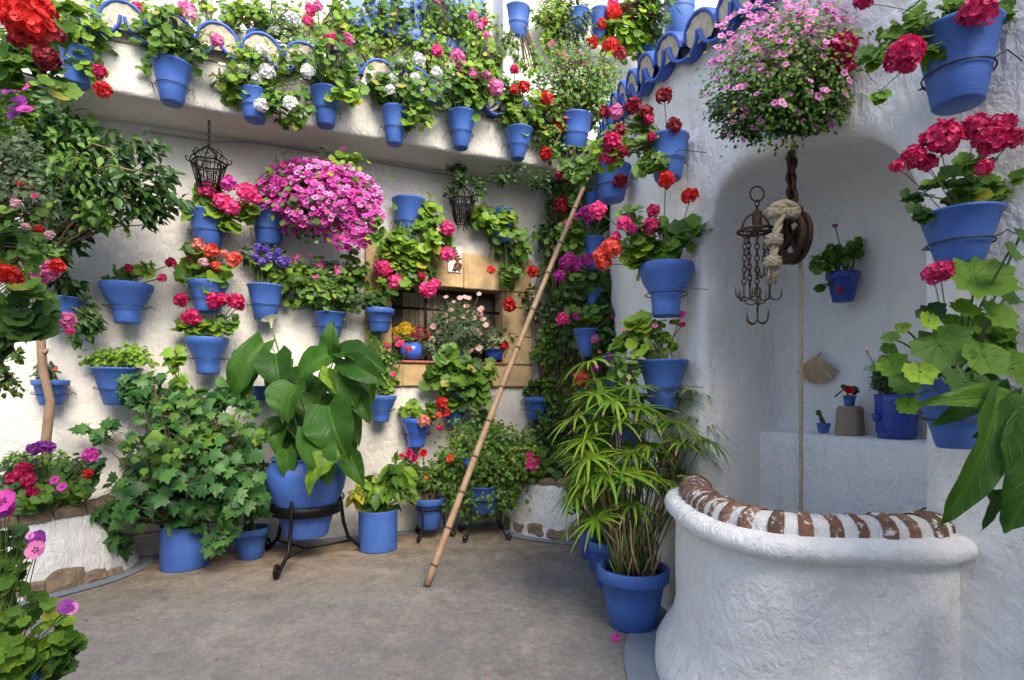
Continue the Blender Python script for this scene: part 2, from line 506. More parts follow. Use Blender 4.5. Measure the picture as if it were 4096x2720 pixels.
def lathe(mb, prof, c, n=32, mat=0, tilt=(0, 0), wob=0.0, seed=0):
    """prof: [(r, z)...] from bottom; c: centre of the foot; tilt: horizontal shift per metre of height"""
    c = Vector(c); V = []
    for (r, z) in prof:
        for j in range(n):
            a = 2 * math.pi * j / n
            q = 1 + wob * noise.noise(Vector((math.cos(a) * 1.5 + seed, math.sin(a) * 1.5, z * 6)))
            V.append((c.x + r * q * math.cos(a) + tilt[0] * z, c.y + r * q * math.sin(a) + tilt[1] * z, c.z + z))
    fs = []
    for i in range(len(prof) - 1):
        for j in range(n):
            fs.append((i * n + j, i * n + (j + 1) % n, (i + 1) * n + (j + 1) % n, (i + 1) * n + j))
    mb.add(V, fs, mat)

def boxm(mb, o, ax, ay, az, mat=0, bev=0.0, jit=0.0):
    """box from corner o along three edge vectors, optionally softened"""
    o = Vector(o); ax = Vector(ax); ay = Vector(ay); az = Vector(az)
    if bev <= 0:
        V = [o + ax * i + ay * j + az * k for k in (0, 1) for j in (0, 1) for i in (0, 1)]
        if jit: V = [v + Vector((rnd.uniform(-jit, jit), rnd.uniform(-jit, jit), rnd.uniform(-jit, jit))) for v in V]
        fs = [(0, 2, 3, 1), (4, 5, 7, 6), (0, 1, 5, 4), (2, 6, 7, 3), (0, 4, 6, 2), (1, 3, 7, 5)]
        mb.add(V, fs, mat, smooth=False); return
    lx, ly, lz = ax.length, ay.length, az.length
    bm_pts = []
    ux, uy, uz = ax / lx, ay / ly, az / lz
    V = []; idx = {}
    b = min(bev, lx * .45, ly * .45, lz * .45)
    for k in (0, 1):
        for j in (0, 1):
            for i in (0, 1):
                cx, cy, cz = i * lx, j * ly, k * lz
                sx, sy, sz = (1 - 2 * i) * b, (1 - 2 * j) * b, (1 - 2 * k) * b
                for q, (dx, dy, dz) in enumerate(((0, sy, sz), (sx, 0, sz), (sx, sy, 0))):
                    idx[(i, j, k, q)] = len(V)
                    pt = o + ux * (cx + dx) + uy * (cy + dy) + uz * (cz + dz)
                    if jit: pt += Vector((rnd.uniform(-jit, jit), rnd.uniform(-jit, jit), rnd.uniform(-jit, jit)))
                    V.append(pt)
    g = lambda i, j, k, q: idx[(i, j, k, q)]
    fs = []
    for i in (0, 1):
        f = [g(i, 0, 0, 0), g(i, 1, 0, 0), g(i, 1, 1, 0), g(i, 0, 1, 0)]; fs.append(tuple(f if i else f[::-1]))
    for j in (0, 1):
        f = [g(0, j, 0, 1), g(0, j, 1, 1), g(1, j, 1, 1), g(1, j, 0, 1)]; fs.append(tuple(f if j else f[::-1]))
    for k in (0, 1):
        f = [g(0, 0, k, 2), g(1, 0, k, 2), g(1, 1, k, 2), g(0, 1, k, 2)]; fs.append(tuple(f if k else f[::-1]))
    for a in (0, 1):
        for c in (0, 1):
            fs.append((g(0, a, c, 1), g(1, a, c, 1), g(1, a, c, 2), g(0, a, c, 2)))
            fs.append((g(a, 0, c, 0), g(a, 1, c, 0), g(a, 1, c, 2), g(a, 0, c, 2)))
            fs.append((g(a, c, 0, 0), g(a, c, 1, 0), g(a, c, 1, 1), g(a, c, 0, 1)))
    for i in (0, 1):
        for j in (0, 1):
            for k in (0, 1): fs.append((g(i, j, k, 0), g(i, j, k, 1), g(i, j, k, 2)))
    mb.add(V, fs, mat, smooth=False)

def wallnoise(p, amp=.012, s=1.0):
    v = Vector(p)
    return amp * (noise.noise(v * 1.6 * s) * 1.2 + noise.noise(v * 5.0 * s) * .45 + noise.noise(v * 13 * s) * .18)

# ------------------------------------------------------------ leaf shapes (unit length, +Y out, +Z up face)
def fan(outline, centre, cz=0.0):
    V = [(centre[0], centre[1], cz)] + list(outline); k = len(outline)
    fs = [(0, 1 + i, 1 + (i + 1) % k) for i in range(k)]
    V = np.array(V, float)
    return V, np.array(fs), V[:, :2].copy()
def leaf_geranium(big=False, seed=0):
    r = random.Random(seed); k = 22 if big else 14
    out = []
    for i in range(k):
        a = math.pi * 2 * (i + .5) / k
        rad = .5 * (1 + (.07 if i % 2 else -.07)) * (1 + .09 * math.cos(5 * a))
        x, y = rad * math.sin(a) * 1.08, .5 - rad * math.cos(a)
        if i in (0, k - 1): y += .16; x *= .45
        z = .16 * (rad * 2) ** 2 * (.35 + .3 * math.sin(a * 3 + r.uniform(0, 6))) + r.uniform(-.02, .03)
        out.append((x, y, z))
    if not big: return fan(out, (0, .36), -.06)
    V = [(0, .36, -.05)]
    V += [((x) * .55, .36 + (y - .36) * .55, z * .35 - .01 + (.018 if i % 2 else -.01)) for i, (x, y, z) in enumerate(out)]
    V += out
    fs = [(0, 1 + i, 1 + (i + 1) % k) for i in range(k)]
    for i in range(k):
        j = (i + 1) % k
        fs += [(1 + i, 1 + k + i, 1 + k + j), (1 + i, 1 + k + j, 1 + j)]
    V = np.array(V, float); return V, np.array(fs), V[:, :2].copy()
def leaf_maple(seed=0):
    r = random.Random(seed)
    pts = [(0, 0), (.16, .02), (.38, -.02), (.34, .17), (.62, .30), (.40, .42), (.46, .66), (.24, .62), (.13, .80), (0, 1.02)]
    full = pts + [(-x, y) for x, y in pts[-2:0:-1]]
    out = [(x * r.uniform(.9, 1.1), y, -.22 * (x * x + (y - .4) ** 2) + r.uniform(-.04, .04)) for x, y in full]
    return fan(out, (0, .3), .05)
def leaf_ficus(seed=0):
    w = .2 + .05 * (seed % 3)
    V = [(0, 0, 0), (0, .33, .0), (0, .68, -.04), (0, 1.0, -.16),
         (-w * .8, .22, .07), (-w, .48, .08), (-w * .62, .76, .02),
         (w * .8, .22, .07), (w, .48, .08), (w * .62, .76, .02)]
    f = [(0, 1, 4), (1, 5, 4), (1, 2, 5), (2, 6, 5), (2, 3, 6), (0, 7, 1), (1, 7, 8), (1, 8, 2), (2, 8, 9), (2, 9, 3)]
    V = np.array(V, float); return V, np.array(f), V[:, :2].copy()
def leaf_small(seed=0):
    w = .30 + .06 * (seed % 3)
    V = [(0, 0, 0), (-w, .5, .07), (0, .55, 0), (w, .5, .07), (0, 1, -.06)]
    f = [(0, 2, 1), (0, 3, 2), (2, 4, 1), (3, 4, 2)]
    V = np.array(V, float); return V, np.array(f), V[:, :2].copy()
def leaf_round(seed=0):
    r = random.Random(seed); k = 7
    out = [(.5 * math.sin(2 * math.pi * i / k) * r.uniform(.85, 1.1), .5 - .5 * math.cos(2 * math.pi * i / k), .12 * r.uniform(-.5, 1)) for i in range(k)]
    return fan(out, (0, .45), -.05)
def leaf_needle(seed=0):
    V = [(0, 0, 0), (-.06, .5, .01), (.06, .5, .01), (0, 1, -.1)]
    V = np.array(V, float); return V, np.array([(0, 2, 1), (1, 2, 3)]), V[:, :2].copy()
LEAF = {'ger': lambda s: leaf_geranium(False, s), 'gerbig': lambda s: leaf_geranium(True, s), 'maple': leaf_maple, 'ficus': leaf_ficus,
        'small': leaf_small, 'round': leaf_round, 'needle': leaf_needle}
LM_CACHE = {}
def leaf_variants(kind):
    if kind not in LM_CACHE: LM_CACHE[kind] = [LEAF[kind](s) for s in range(4)]
    return LM_CACHE[kind]
LEAF_MESH = {}
def leaf_mesh(kind, var, tone):
    k = (kind, var, tone)
    if k not in LEAF_MESH:
        V, f, uv = leaf_variants(kind)[var]
        vein = {'gerbig': 'palm'}.get(kind)
        LEAF_MESH[k] = MB().add(V, f, 0, uv).mesh('leaf', LM(tone, vein))
    return LEAF_MESH[k]

def frames(nrm, ydir):
    """(n,3,3) matrices whose columns are x,y,z axes of the leaf"""
    z = nrm / (np.linalg.norm(nrm, axis=1, keepdims=True) + 1e-9)
    y = ydir - z * np.sum(ydir * z, axis=1, keepdims=True)
    y /= (np.linalg.norm(y, axis=1, keepdims=True) + 1e-9)
    x = np.cross(y, z)
    return np.stack([x, y, z], axis=2)
def bake(mb, base, R, loc, scale, mat=0):
    V, f, uv = base
    n = len(loc)
    P = np.einsum('nij,vj->nvi', R, V) * scale[:, None, None] + loc[:, None, :]
    fs = (f[None] + (np.arange(n) * len(V))[:, None, None]).reshape(-1, f.shape[1])
    mb.add(P.reshape(-1, 3), fs, mat, np.tile(uv, (n, 1)))

# ------------------------------------------------------------ flowers
def petals(mb, c, n, up, r, petal_w=.5, mat=0, rr=rnd, npet=5, cup=.25):
    c = Vector(c); n = Vector(n).normalized()
    a = n.orthogonal().normalized(); b = n.cross(a); ph = rr.uniform(0, 6.28)
    V = []; fs = []
    for k in range(npet):
        an = ph + 2 * math.pi * k / npet
        d = a * math.cos(an) + b * math.sin(an); s = n.cross(d)
        tip = c + d * r + n * r * cup * rr.uniform(.4, 1.4)
        m = c + d * r * .62 + n * r * cup * .35
        i = len(V)
        V += [c + d * r * .08, m + s * r * petal_w, tip + s * r * petal_w * .45, tip - s * r * petal_w * .45, m - s * r * petal_w]
        fs += [(i, i + 1, i + 2), (i, i + 2, i + 3), (i, i + 3, i + 4)]
    mb.add(V, fs, mat)
def petals2(mb, c, n, r, w, rr, npet=5, cup=.25, mat=0, eye=None):
    """rounded ruffled petals with an optional dark throat"""
    c = Vector(c); n = Vector(n).normalized(); a = n.orthogonal().normalized(); b = n.cross(a); ph = rr.uniform(0, 6.28)
    for k in range(npet):
        an = ph + 2 * math.pi * k / npet; d = a * math.cos(an) + b * math.sin(an); s = n.cross(d); cu = cup * rr.uniform(.5, 1.4)
        V = [c + d * r * .04]; prof = ((.30, .45), (.62, .92), (.86, .88), (1.0, .45))
        for (t, q) in prof:
            for sg in (-1, 0, 1):
                ruf = rr.uniform(-.05, .07) * t
                V.append(c + d * r * t * (1 - .06 * abs(sg) * (t > .9)) + s * sg * r * w * q + n * r * (cu * t * t + ruf - (.06 * t if sg == 0 else 0)))
        fs = [(0, 1, 2), (0, 2, 3)]
        for i in range(3):
            o = 1 + i * 3; fs += [(o, o + 3, o + 4, o + 1), (o + 1, o + 4, o + 5, o + 2)]
        mb.add(V, fs, mat)
        if eye is not None:
            q = [c + n * r * .03 + d * r * .05, c + d * r * .30 + s * r * .12 + n * r * (cu * .2 + .05), c + d * r * .40 + n * r * (cu * .3 + .04), c + d * r * .30 - s * r * .12 + n * r * (cu * .3 + .05)]
            mb.add(q, [(0, 1, 2, 3)], eye)
UMB = {}
def umbel_mesh(col, var, big=False):
    k = ('u', col, var, big)
    if k not in UMB:
        r = random.Random(100 + var); mb = MB(); N = 64 if big else 28
        for i in range(N):
            zz = 1 - (i + .5) / N * 1.55; an = i * 2.399963 + r.uniform(-.2, .2)
            q = math.sqrt(max(0, 1 - zz * zz)); d = Vector((q * math.cos(an), q * math.sin(an), zz))
            d = (d + Vector((r.uniform(-.12, .12), r.uniform(-.12, .12), r.uniform(-.1, .1)))).normalized()
            petals2(mb, d * r.uniform(.28, .42), d + Vector((r.uniform(-.45, .45), r.uniform(-.45, .45), r.uniform(-.45, .45))), r.uniform(.11, .155) if big else r.uniform(.16, .23), .48, r, 5, .3)
            tube(mb, [Vector((0, 0, -.15)), d * .3], .012, 3, 1, cap=False)
        UMB[k] = mb.mesh('flower_head', [FM(col), M_STEM])
    return UMB[k]
def single_mesh(col, var, eye=True):
    k = ('s', col, var)
    if k not in UMB:
        r = random.Random(200 + var); mb = MB()
        petals2(mb, (0, 0, 0), (0, 0, 1), .5, .56, r, 5, .22, 0, 1)
        UMB[k] = mb.mesh('flower_head', [FM(col), M_EYE])
    return UMB[k]
def daisy_mesh(col, centre='yellow'):
    k = ('d', col, centre)
    if k not in UMB:
        r = random.Random(5); mb = MB()
        petals(mb, (0, 0, 0), (0, 0, 1), None, .5, .2, 0, r, 11, .12)
        lathe(mb, [(.17, .0), (.15, .07), (.08, .11), (.001, .12)], (0, 0, 0), 8, 1)
        UMB[k] = mb.mesh('flower_head', [FM(col), FM(centre)])
    return UMB[k]
def rose_mesh(col, var):
    k = ('r', col, var)
    if k not in UMB:
        r = random.Random(300 + var); mb = MB()
        for rad, cup, np_ in ((.5, .25, 6), (.38, .7, 5), (.26, 1.2, 5), (.14, 2.0, 4)):
            petals(mb, (0, 0, -.05 + .05 * cup), (0, 0, 1), None, rad, .6, 0, r, np_, cup)
        UMB[k] = mb.mesh('flower_head', [FM(col)])
    return UMB[k]
def flower_obj(parent, loc, nrm, size, col, kind, seed, big=False):
    var = seed % 3
    me = {'u': lambda: umbel_mesh(col, var, big), 's': lambda: single_mesh(col, var), 'd': lambda: daisy_mesh(col), 'r': lambda: rose_mesh(col, var)}[kind]()
    o = bpy.data.objects.new('flower_head', me); COL.objects.link(o)
    o.parent = parent
    q = Vector(nrm).normalized().to_track_quat('Z', 'Y')
    q = q @ Matrix.Rotation(seed * 1.7, 3, 'Z').to_quaternion()
    o.matrix_local = Matrix.LocRotScale(Vector(loc) - WL[parent.name], q, Vector((size,) * 3) * (1.0 if kind != 'u' else .95))
    return o

# ------------------------------------------------------------ foliage
def blob_points(c, rx, ry, rz, n, r, clump=6):
    k = max(1, n // clump)
    d = r.normal(size=(k, 3)); d /= np.linalg.norm(d, axis=1, keepdims=True)
    cc = d * (r.random((k, 1)) ** (1 / 2.6)) * np.array([rx, ry, rz]) * .92
    i = r.integers(0, k, n)
    off = r.normal(size=(n, 3)) * np.array([rx, ry, rz]) * .17
    p = cc[i] + off
    out = p / np.array([rx, ry, rz])
    return p + np.array(tuple(c)), out, cc + np.array(tuple(c))

def curve_pts(a, b, lift, k=5):
    a = Vector(a); b = Vector(b); m = (a + b) / 2 + Vector((0, 0, lift))
    return [(a * (1 - t) ** 2 + m * 2 * t * (1 - t) + b * t * t) for t in [i / (k - 1) for i in range(k)]]

def foliage(root, blobs, base, surf, d0, seed, wn_dir, indiv=True, woody=False, stems=True, maxst=26):
    """blobs: (cx,cy,rx,ry,leafpx,type,tone,density) given where they stand in view; base = where the stems leave the soil"""
    r = np.random.default_rng(seed); rr = random.Random(seed)
    mbs = {}; single = []; st = MB(); tot = 0
    for b in blobs:
        cx, cy, rx, ry, lp, typ, tone = b[:7]
        dens = b[7] if len(b) > 7 else 1.0
        d = d0 + (b[8] if len(b) > 8 else 0)
        c = U(cx, cy, d); Rx = rx * d / F; Rz = ry * d / F
        Ry = min(Rx, Rz, .22) if min(Rx, Rz) > .05 else min(Rx, Rz)
        fill = {'ger': .75, 'gerbig': .8, 'maple': .5, 'ficus': .3, 'small': .36, 'round': .7, 'needle': .1}[typ]
        n = int(dens * 2.7 * math.pi * rx * ry / (lp * lp * fill)) + (14 if 7 <= lp <= 13 and rx > 9 else 4)
        n = min(n, 6000)
        P, out, cc = blob_points(c, Rx, Ry, Rz, n, r, 6 if lp > 5 else 14)
        if not isinstance(surf, (int, float)):
            for i in range(n):
                if surf == 'f' and P[i][2] > 3.38: continue
                o_ = wall_off(P[i], surf)
                if o_ < .02:
                    q = (.02 + rr.random() * .04 - o_); nn = wall_n(surf, P[i][1])
                    P[i] += np.array(tuple(nn)) * q
        wv = np.array(tuple(wn_dir))
        nrm = out * .45 + np.array([0, 0, .55]) + wv * .8 + r.normal(size=(n, 3)) * .40
        yd = out * .9 + np.array([0, 0, -.45]) + wv * .3 + r.normal(size=(n, 3)) * .7
        if typ in ('needle',): yd = out + np.array([0, 0, .3]) + r.normal(size=(n, 3)) * .5
        if typ == 'ficus': yd = out * .4 + np.array([0.35, 0, -.8]) + r.normal(size=(n, 3)) * .45; nrm = wv * .8 + np.array([0, 0, .5]) + r.normal(size=(n, 3)) * .5
        R = frames(nrm, yd)
        sc = lp * d / F * r.uniform(.65, 1.25, n)
        var = r.integers(0, 4, n)
        lim = 300 if lp >= 9 and indiv else 0
        # largest leaves nearest the viewer stay single objects
        order = np.argsort(P[:, 1])
        take = order[:max(0, min(lim - len(single), n))] if lim else np.array([], int)
        ts = set(int(i) for i in take)
        for i in take: single.append((typ, int(var[i]), tone, R[i], P[i], float(sc[i])))
        rest = np.array([i for i in range(n) if i not in ts], int)
        for v in range(4):
            sel = rest[var[rest] == v]
            if len(sel):
                mb = mbs.setdefault(tone + ('|p' if typ == 'gerbig' else ''), MB())
                bake(mb, leaf_variants(typ)[v], R[sel], P[sel], sc[sel])
        tot += n
        if stems:
            rs = max(.0014, .0011 * d)
            for q in cc[:maxst]:
                q = Vector(q)
                bb = Vector(base) + Vector((rr.uniform(-.05, .05), rr.uniform(-.05, .05), 0))
                tube(st, curve_pts(bb, q, .25 * (q - bb).length * rr.uniform(-.2, 1), 5), [rs * 1.7, rs * 1.5, rs * 1.3, rs * 1.1, rs * .8], 4, 0, cap=False)
                for _ in range(2):
                    e = q + Vector((rr.uniform(-1, 1) * Rx, rr.uniform(-1, 1) * Ry, rr.uniform(-.6, 1) * Rz)) * .3
                    tube(st, [q, (q + e) / 2 + Vector((0, 0, .01)), e], rs * .7, 3, 0, cap=False)
    for tone, mb in mbs.items():
        t = tone.split('|')
        mb.build('foliage', LM(t[0], 'palm' if len(t) > 1 else None), root, kind='stuff')
    for typ, v, tone, R, p, s in single:
        o = bpy.data.objects.new('leaf', leaf_mesh(typ, v, tone)); COL.objects.link(o); o.parent = root
        m = Matrix([[R[0][0], R[0][1], R[0][2]], [R[1][0], R[1][1], R[1][2]], [R[2][0], R[2][1], R[2][2]]])
        o.matrix_local = Matrix.LocRotScale(Vector(p) - WL[root.name], m.to_quaternion(), Vector((s, s, s)))
    if st.n: st.build('stems', M_WOODY if woody else M_STEM, root)
    return tot

PROF = {
 'cone':   lambda R, r, h: [(0.001, 0), (r * .92, 0), (r, .006), (r + (R - r) * .45, h * .5), (R * .95, h * .93), (R, h * .95), (R * 1.02, h * .985), (R, h), (R * .93, h), (R * .9, h * .9), (R * .88, h * .86)],
 'collar': lambda R, r, h: [(0.001, 0), (r * .92, 0), (r, .006), (r + (R * .9 - r) * .5, h * .4), (R * .88, h * .77), (R * .98, h * .785), (R, h * .8), (R * 1.02, h * .98), (R, h), (R * .92, h), (R * .88, h * .9), (R * .87, h * .86)],
 'belled': lambda R, r, h: [(0.001, 0), (r * .95, 0), (r, .008), (r * 1.02, h * .18), (r * 1.12, h * .42), (R * .82, h * .64), (R * .93, h * .80), (R * 1.0, h * .86), (R * 1.02, h * .97), (R, h), (R * .92, h), (R * .88, h * .9), (R * .87, h * .86)],
 'cyl':    lambda R, r, h: [(0.001, 0), (R * .98, 0), (R, .01), (R, h * .5), (R, h * .97), (R * 1.01, h * .99), (R, h), (R * .95, h), (R * .94, h * .9), (R * .94, h * .85)],
}
def make_pot(root, foot, R, r, h, prof='cone', mat=None, tilt=(0, 0), seed=0, n=32):
    p = PROF[prof](R, r, h)
    mb = MB(); lathe(mb, p, foot, n, 0, tilt, .012, seed)
    mb.build('pot', mat or M_BLUE, root)
    zs = h * .87
    sb = MB()
    V = [(foot[0] + tilt[0] * zs, foot[1] + tilt[1] * zs, foot[2] + zs + .01)]
    for j in range(16):
        a = j * math.pi / 8
        V.append((foot[0] + tilt[0] * zs + R * .9 * math.cos(a), foot[1] + tilt[1] * zs + R * .9 * math.sin(a), foot[2] + zs + rnd.uniform(-.006, .006)))
    sb.add(V, [(0, 1 + j, 1 + (j + 1) % 16) for j in range(16)])
    sb.build('soil', M_SOIL, root)

N_PLANT = 0
def wall_plant(label, surf, pot, blobs=(), fl=(), prof='cone', sf=(), indiv=True, ring=True, group=None, woody=False, mat=None, dd=0.0, stems=True, protr=None, name='potted_plant'):
    """pot = (centre x, rim y, rim width, bottom y, bottom width) as seen; the pot hangs on the wall `surf`"""
    global N_PLANT
    N_PLANT += 1; seed = 1000 + N_PLANT * 17
    cx, ry, rw, by, bw = pot
    p = place(cx, ry, surf, 0)
    for _ in range(3):
        R = rw / 2 * p.y / F
        p = place(cx, ry, surf, R + .012 if protr is None else protr)
    d = p.y; R = rw / 2 * d / F; r = bw / 2 * d / F
    h = max(.04, (by - ry) * d / F * 1.0)
    wn_ = wall_n(surf, d) if not isinstance(surf, (int, float)) else Vector((0, -1, 0))
    lean = 0 if isinstance(surf, (int, float)) or surf in 'rn' else min(.5 * (R - r), .03)
    tilt = (wn_.x * lean / h, wn_.y * lean / h)
    foot = Vector((p.x - wn_.x * lean, p.y - wn_.y * lean, p.z - h))
    root = thing(name, foot, label, 'potted plant', group)
    make_pot(root, foot, R, r, h, prof, mat, tilt, seed)
    if ring and not isinstance(surf, (int, float)):
        mb = MB(); zf = .42; rc = r + (R - r) * zf + .006
        cc = Vector((foot.x + tilt[0] * h * zf, foot.y + tilt[1] * h * zf, foot.z + h * zf))
        pts = [cc + Vector((math.cos(a) * rc, math.sin(a) * rc, 0)) for a in np.linspace(0, 2 * math.pi, 22, endpoint=False)]
        tube(mb, pts, .0028, 5, 0, closed=True)
        tn = Vector((-wn_.y, wn_.x, 0))
        for s_ in (-1, 1):
            a = cc + tn * s_ * rc
            e = a + tn * s_ * .022 + Vector((0, 0, .005))
            w_ = e - wn_ * max(.02, min(.16, wall_off(e, surf)))
            tube(mb, [a, e, e - wn_ * .02 + Vector((0, 0, .012)), w_], .0026 if surf != 'r' else .0018, 5, 0)
        mb.build('wall_ring', M_WIRE, root)
    top = Vector((p.x, p.y, p.z - h * .12))
    wdir = wn_ if surf not in ('r', 'n') else Vector((-.45, -.88, .12)).normalized()
    if blobs: foliage(root, blobs, top, surf, d + dd - .01, seed, wdir, indiv, woody, stems)
    add_flowers(root, fl, top, surf, d + dd, seed, wdir)
    scatter(root, sf, d + dd, seed, wdir)
    return root

def add_flowers(root, fl, base, surf, d, seed, wdir):
    if not fl: return
    st = MB(); rr = random.Random(seed + 3)
    for i, f in enumerate(fl):
        x, y, s, col = f[:4]
        kind = f[4] if len(f) > 4 else 'u'
        dz = f[5] if len(f) > 5 else rr.uniform(.04, .12)
        q = U(x, y, max(.4, d - dz))
        size = s * q.y / F * (1.15 if kind == 'u' else 1.1)
        if not isinstance(surf, (int, float)) and not (surf == 'f' and q.z > 3.38):
            o_ = wall_off(q, surf)
            if o_ < size * .5 + .02: q += wall_n(surf, q.y) * (size * .5 + .02 - o_)
        nrm = Vector(wdir) * .7 + Vector((rr.uniform(-.35, .35), -.3, .55 + rr.uniform(-.2, .3)))
        flower_obj(root, q, nrm, size, col, kind, seed + i, s >= 17)
        b = Vector(base) + Vector((rr.uniform(-.03, .03), rr.uniform(-.03, .03), 0))
        if (q - b).length < .9:
            e = q - nrm.normalized() * size * .12
            tube(st, curve_pts(b, e, .08 * (q - b).length, 6), max(.0012, .0009 * d), 4, 0, cap=False)
    if st.n: st.build('flower_stems', M_STEM, root)

def scatter(root, sf, d, seed, wdir):
    """many small blooms over the viewer's side of a mound, too small to pick apart"""
    r = np.random.default_rng(seed + 9); rr = random.Random(seed)
    for (cx, cy, rx, ry, n, s, col, kind) in sf:
        mb = MB(); mats = [FM(col), M_EYE if kind == 's' else FM('yellow')]
        c = U(cx, cy, d); Rx = rx * d / F; Rz = ry * d / F; Ry = min(Rx, Rz, .24)
        for i in range(n):
            v = Vector((rr.gauss(0, 1), rr.gauss(0, 1), rr.gauss(0, 1))).normalized()
            if v.y > .1: v.y = -v.y
            k = rr.uniform(.72, 1.06)
            q = c + Vector((v.x * Rx, v.y * Ry, v.z * Rz)) * k
            nn = Vector((v.x * .5, v.y * .6 - .5, v.z * .3 + .45)) + Vector((rr.uniform(-.3, .3), rr.uniform(-.3, .3), rr.uniform(-.3, .3)))
            sz = s * d / F * rr.uniform(.75, 1.2)
            if kind == 's':
                petals(mb, q, nn, None, sz * .5, .46, 0, rr, 5, .2)
                petals(mb, q + nn.normalized() * sz * .05, nn, None, sz * .16, .5, 1, rr, 4, .2)
            else:
                petals(mb, q, nn, None, sz * .5, .35, 0, rr, 5, .3)
        mb.build('blossoms', mats, root, kind='stuff')

# ============================================================ THE SETTING
# ground: one sheet to the horizon, finer under the patio
mb = MB()
mb.add([(-80, -80, 0), (80, -80, 0), (80, 80, 0), (-80, 80, 0)], [(0, 1, 2, 3)])
mb.build('ground', M_GROUND, kind='structure')

# ---- back wall with its window opening
WU0, WZ1 = back_uz(391.5, 283); WU1, _ = back_uz(501.8, 283)
_, WZ0 = back_uz(412, 361.5)
OU0, _ = back_uz(364.5, 300); OU1, OZ1a = back_uz(531, 260)
_, OZ0 = back_uz(450, 386.3)
OZ1 = (back_uz(460, 254)[1] + OZ1a) / 2
SOF = 3.04; FAS_T = 3.36

def grid_wall(name, us, zs, fn, mat, hole=None, parent=None, **kw):
    V = [fn(u, z) for z in zs for u in us]; nu = len(us); fs = []
    for i in range(len(zs) - 1):
        for j in range(nu - 1):
            uc = (us[j] + us[j + 1]) / 2; zc = (zs[i] + zs[i + 1]) / 2
            if hole and hole(uc, zc): continue
            fs.append((i * nu + j, i * nu + j + 1, (i + 1) * nu + j + 1, (i + 1) * nu + j))
    m = MB().add(V, fs)
    return m.build(name, mat, parent, **kw) if name else m
def steps(a, b, d, extra=()):
    n = max(1, int(round((b - a) / d))); s = [a + (b - a) * i / n for i in range(n + 1)] + list(extra)
    return sorted(set(round(x, 4) for x in s if a - 1e-6 <= x <= b + 1e-6))
def bwf(u, z):
    p = BW(u, z); o = wallnoise(p, .014)
    return BW(u, z, o)
us = steps(-5.2, 1.35, .05, (WU0, WU1)); zs = steps(-.02, SOF + .02, .05, (WZ0, WZ1))
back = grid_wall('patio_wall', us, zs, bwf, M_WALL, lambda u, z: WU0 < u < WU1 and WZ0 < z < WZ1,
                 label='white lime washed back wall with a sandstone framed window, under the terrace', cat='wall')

# window: a part of the back wall, its pieces sub-parts
mb = MB()
dep = .22
for (a, b) in (((WU0, WZ0), (WU0, WZ1)), ((WU0, WZ1), (WU1, WZ1)), ((WU1, WZ1), (WU1, WZ0)), ((WU1, WZ0), (WU0, WZ0))):
    mb.add([BW(a[0], a[1], .012), BW(b[0], b[1], .012), BW(b[0], b[1], -dep), BW(a[0], a[1], -dep)], [(0, 1, 2, 3)], smooth=False)
mb.add([BW(WU0, WZ0, -dep - .25), BW(WU1, WZ0, -dep - .25), BW(WU1, WZ1, -dep - .25), BW(WU0, WZ1, -dep - .25)], [(0, 1, 2, 3)], 1, smooth=False)
for (u0, u1, z0, z1) in ((WU0, WU0, WZ0, WZ1), (WU1, WU1, WZ0, WZ1)):
    mb.add([BW(u0, z0, -dep), BW(u0, z1, -dep), BW(u0, z1, -dep - .25), BW(u0, z0, -dep - .25)], [(0, 1, 2, 3)], 1, smooth=False)
win = mb.build('window', [M_SAND, M_DWOOD], back)
def blk(name, u0, u1, z0, z1, o0, o1, mat, parent, bev=.006, jit=.002):
    m = MB(); boxm(m, BW(u0, z0, o0), BD * (u1 - u0), BN * (o1 - o0), (0, 0, z1 - z0), 0, bev, jit)
    return m.build(name, mat, parent)
g = .003
# left jamb blocks, right jamb blocks, lintel blocks, lower blocks
def col(u0, u1, zs_):
    for a, b in zip(zs_[:-1], zs_[1:]): blk('sandstone_block', u0, u1 - g, a + g, b - g, -.02, .028 + rnd.uniform(-.004, .004), M_SAND, win)
col(OU0, WU0, [WZ0 - .01, WZ0 + .33, WZ1 - .15, OZ1 + .10])
col(WU1, OU1, [WZ0 - .01, WZ0 + .24, WZ0 + .50, WZ1])
lx = [WU0, WU0 + .30, WU0 + .62, WU1 - .03, OU1]
for a, b in zip(lx[:-1], lx[1:]): blk('sandstone_block', a, b - g, WZ1, OZ1, -.02, .028 + rnd.uniform(-.004, .004), M_SAND, win)
lx = [OU0, WU0 + .09, WU0 + .42, WU1 - .1, OU1]
for a, b in zip(lx[:-1], lx[1:]): blk('sandstone_block', a, b - g, OZ0, WZ0 - .018, -.02, .028 + rnd.uniform(-.004, .004), M_SAND, win)
blk('sill', WU0 - .02, WU1 + .02, WZ0 - .016, WZ0 + .006, -dep, .045, M_TERRA, win, .005)
# casement: dark frame, two leaves, panels, glass, curtain
wm = (WU0 + WU1) / 2 - .02
def fr(u0, u1, z0, z1, w, o0, o1, nm='frame'):
    m = MB()
    boxm(m, BW(u0, z0, o0), BD * w, BN * (o1 - o0), (0, 0, z1 - z0), 0, .003)
    boxm(m, BW(u1 - w, z0, o0), BD * w, BN * (o1 - o0), (0, 0, z1 - z0), 0, .003)
    boxm(m, BW(u0 + w, z1 - w, o0), BD * (u1 - u0 - 2 * w), BN * (o1 - o0), (0, 0, w), 0, .003)
    boxm(m, BW(u0 + w, z0, o0), BD * (u1 - u0 - 2 * w), BN * (o1 - o0), (0, 0, w), 0, .003)
    m.build(nm, M_DWOOD, win)
fr(WU0, WU1, WZ0, WZ1, .035, -dep + .02, -dep + .06)
fr(WU0 + .52, WU1 - .04, WZ0 + .04, WZ1 - .04, .075, -dep + .06, -dep + .09, 'casement')
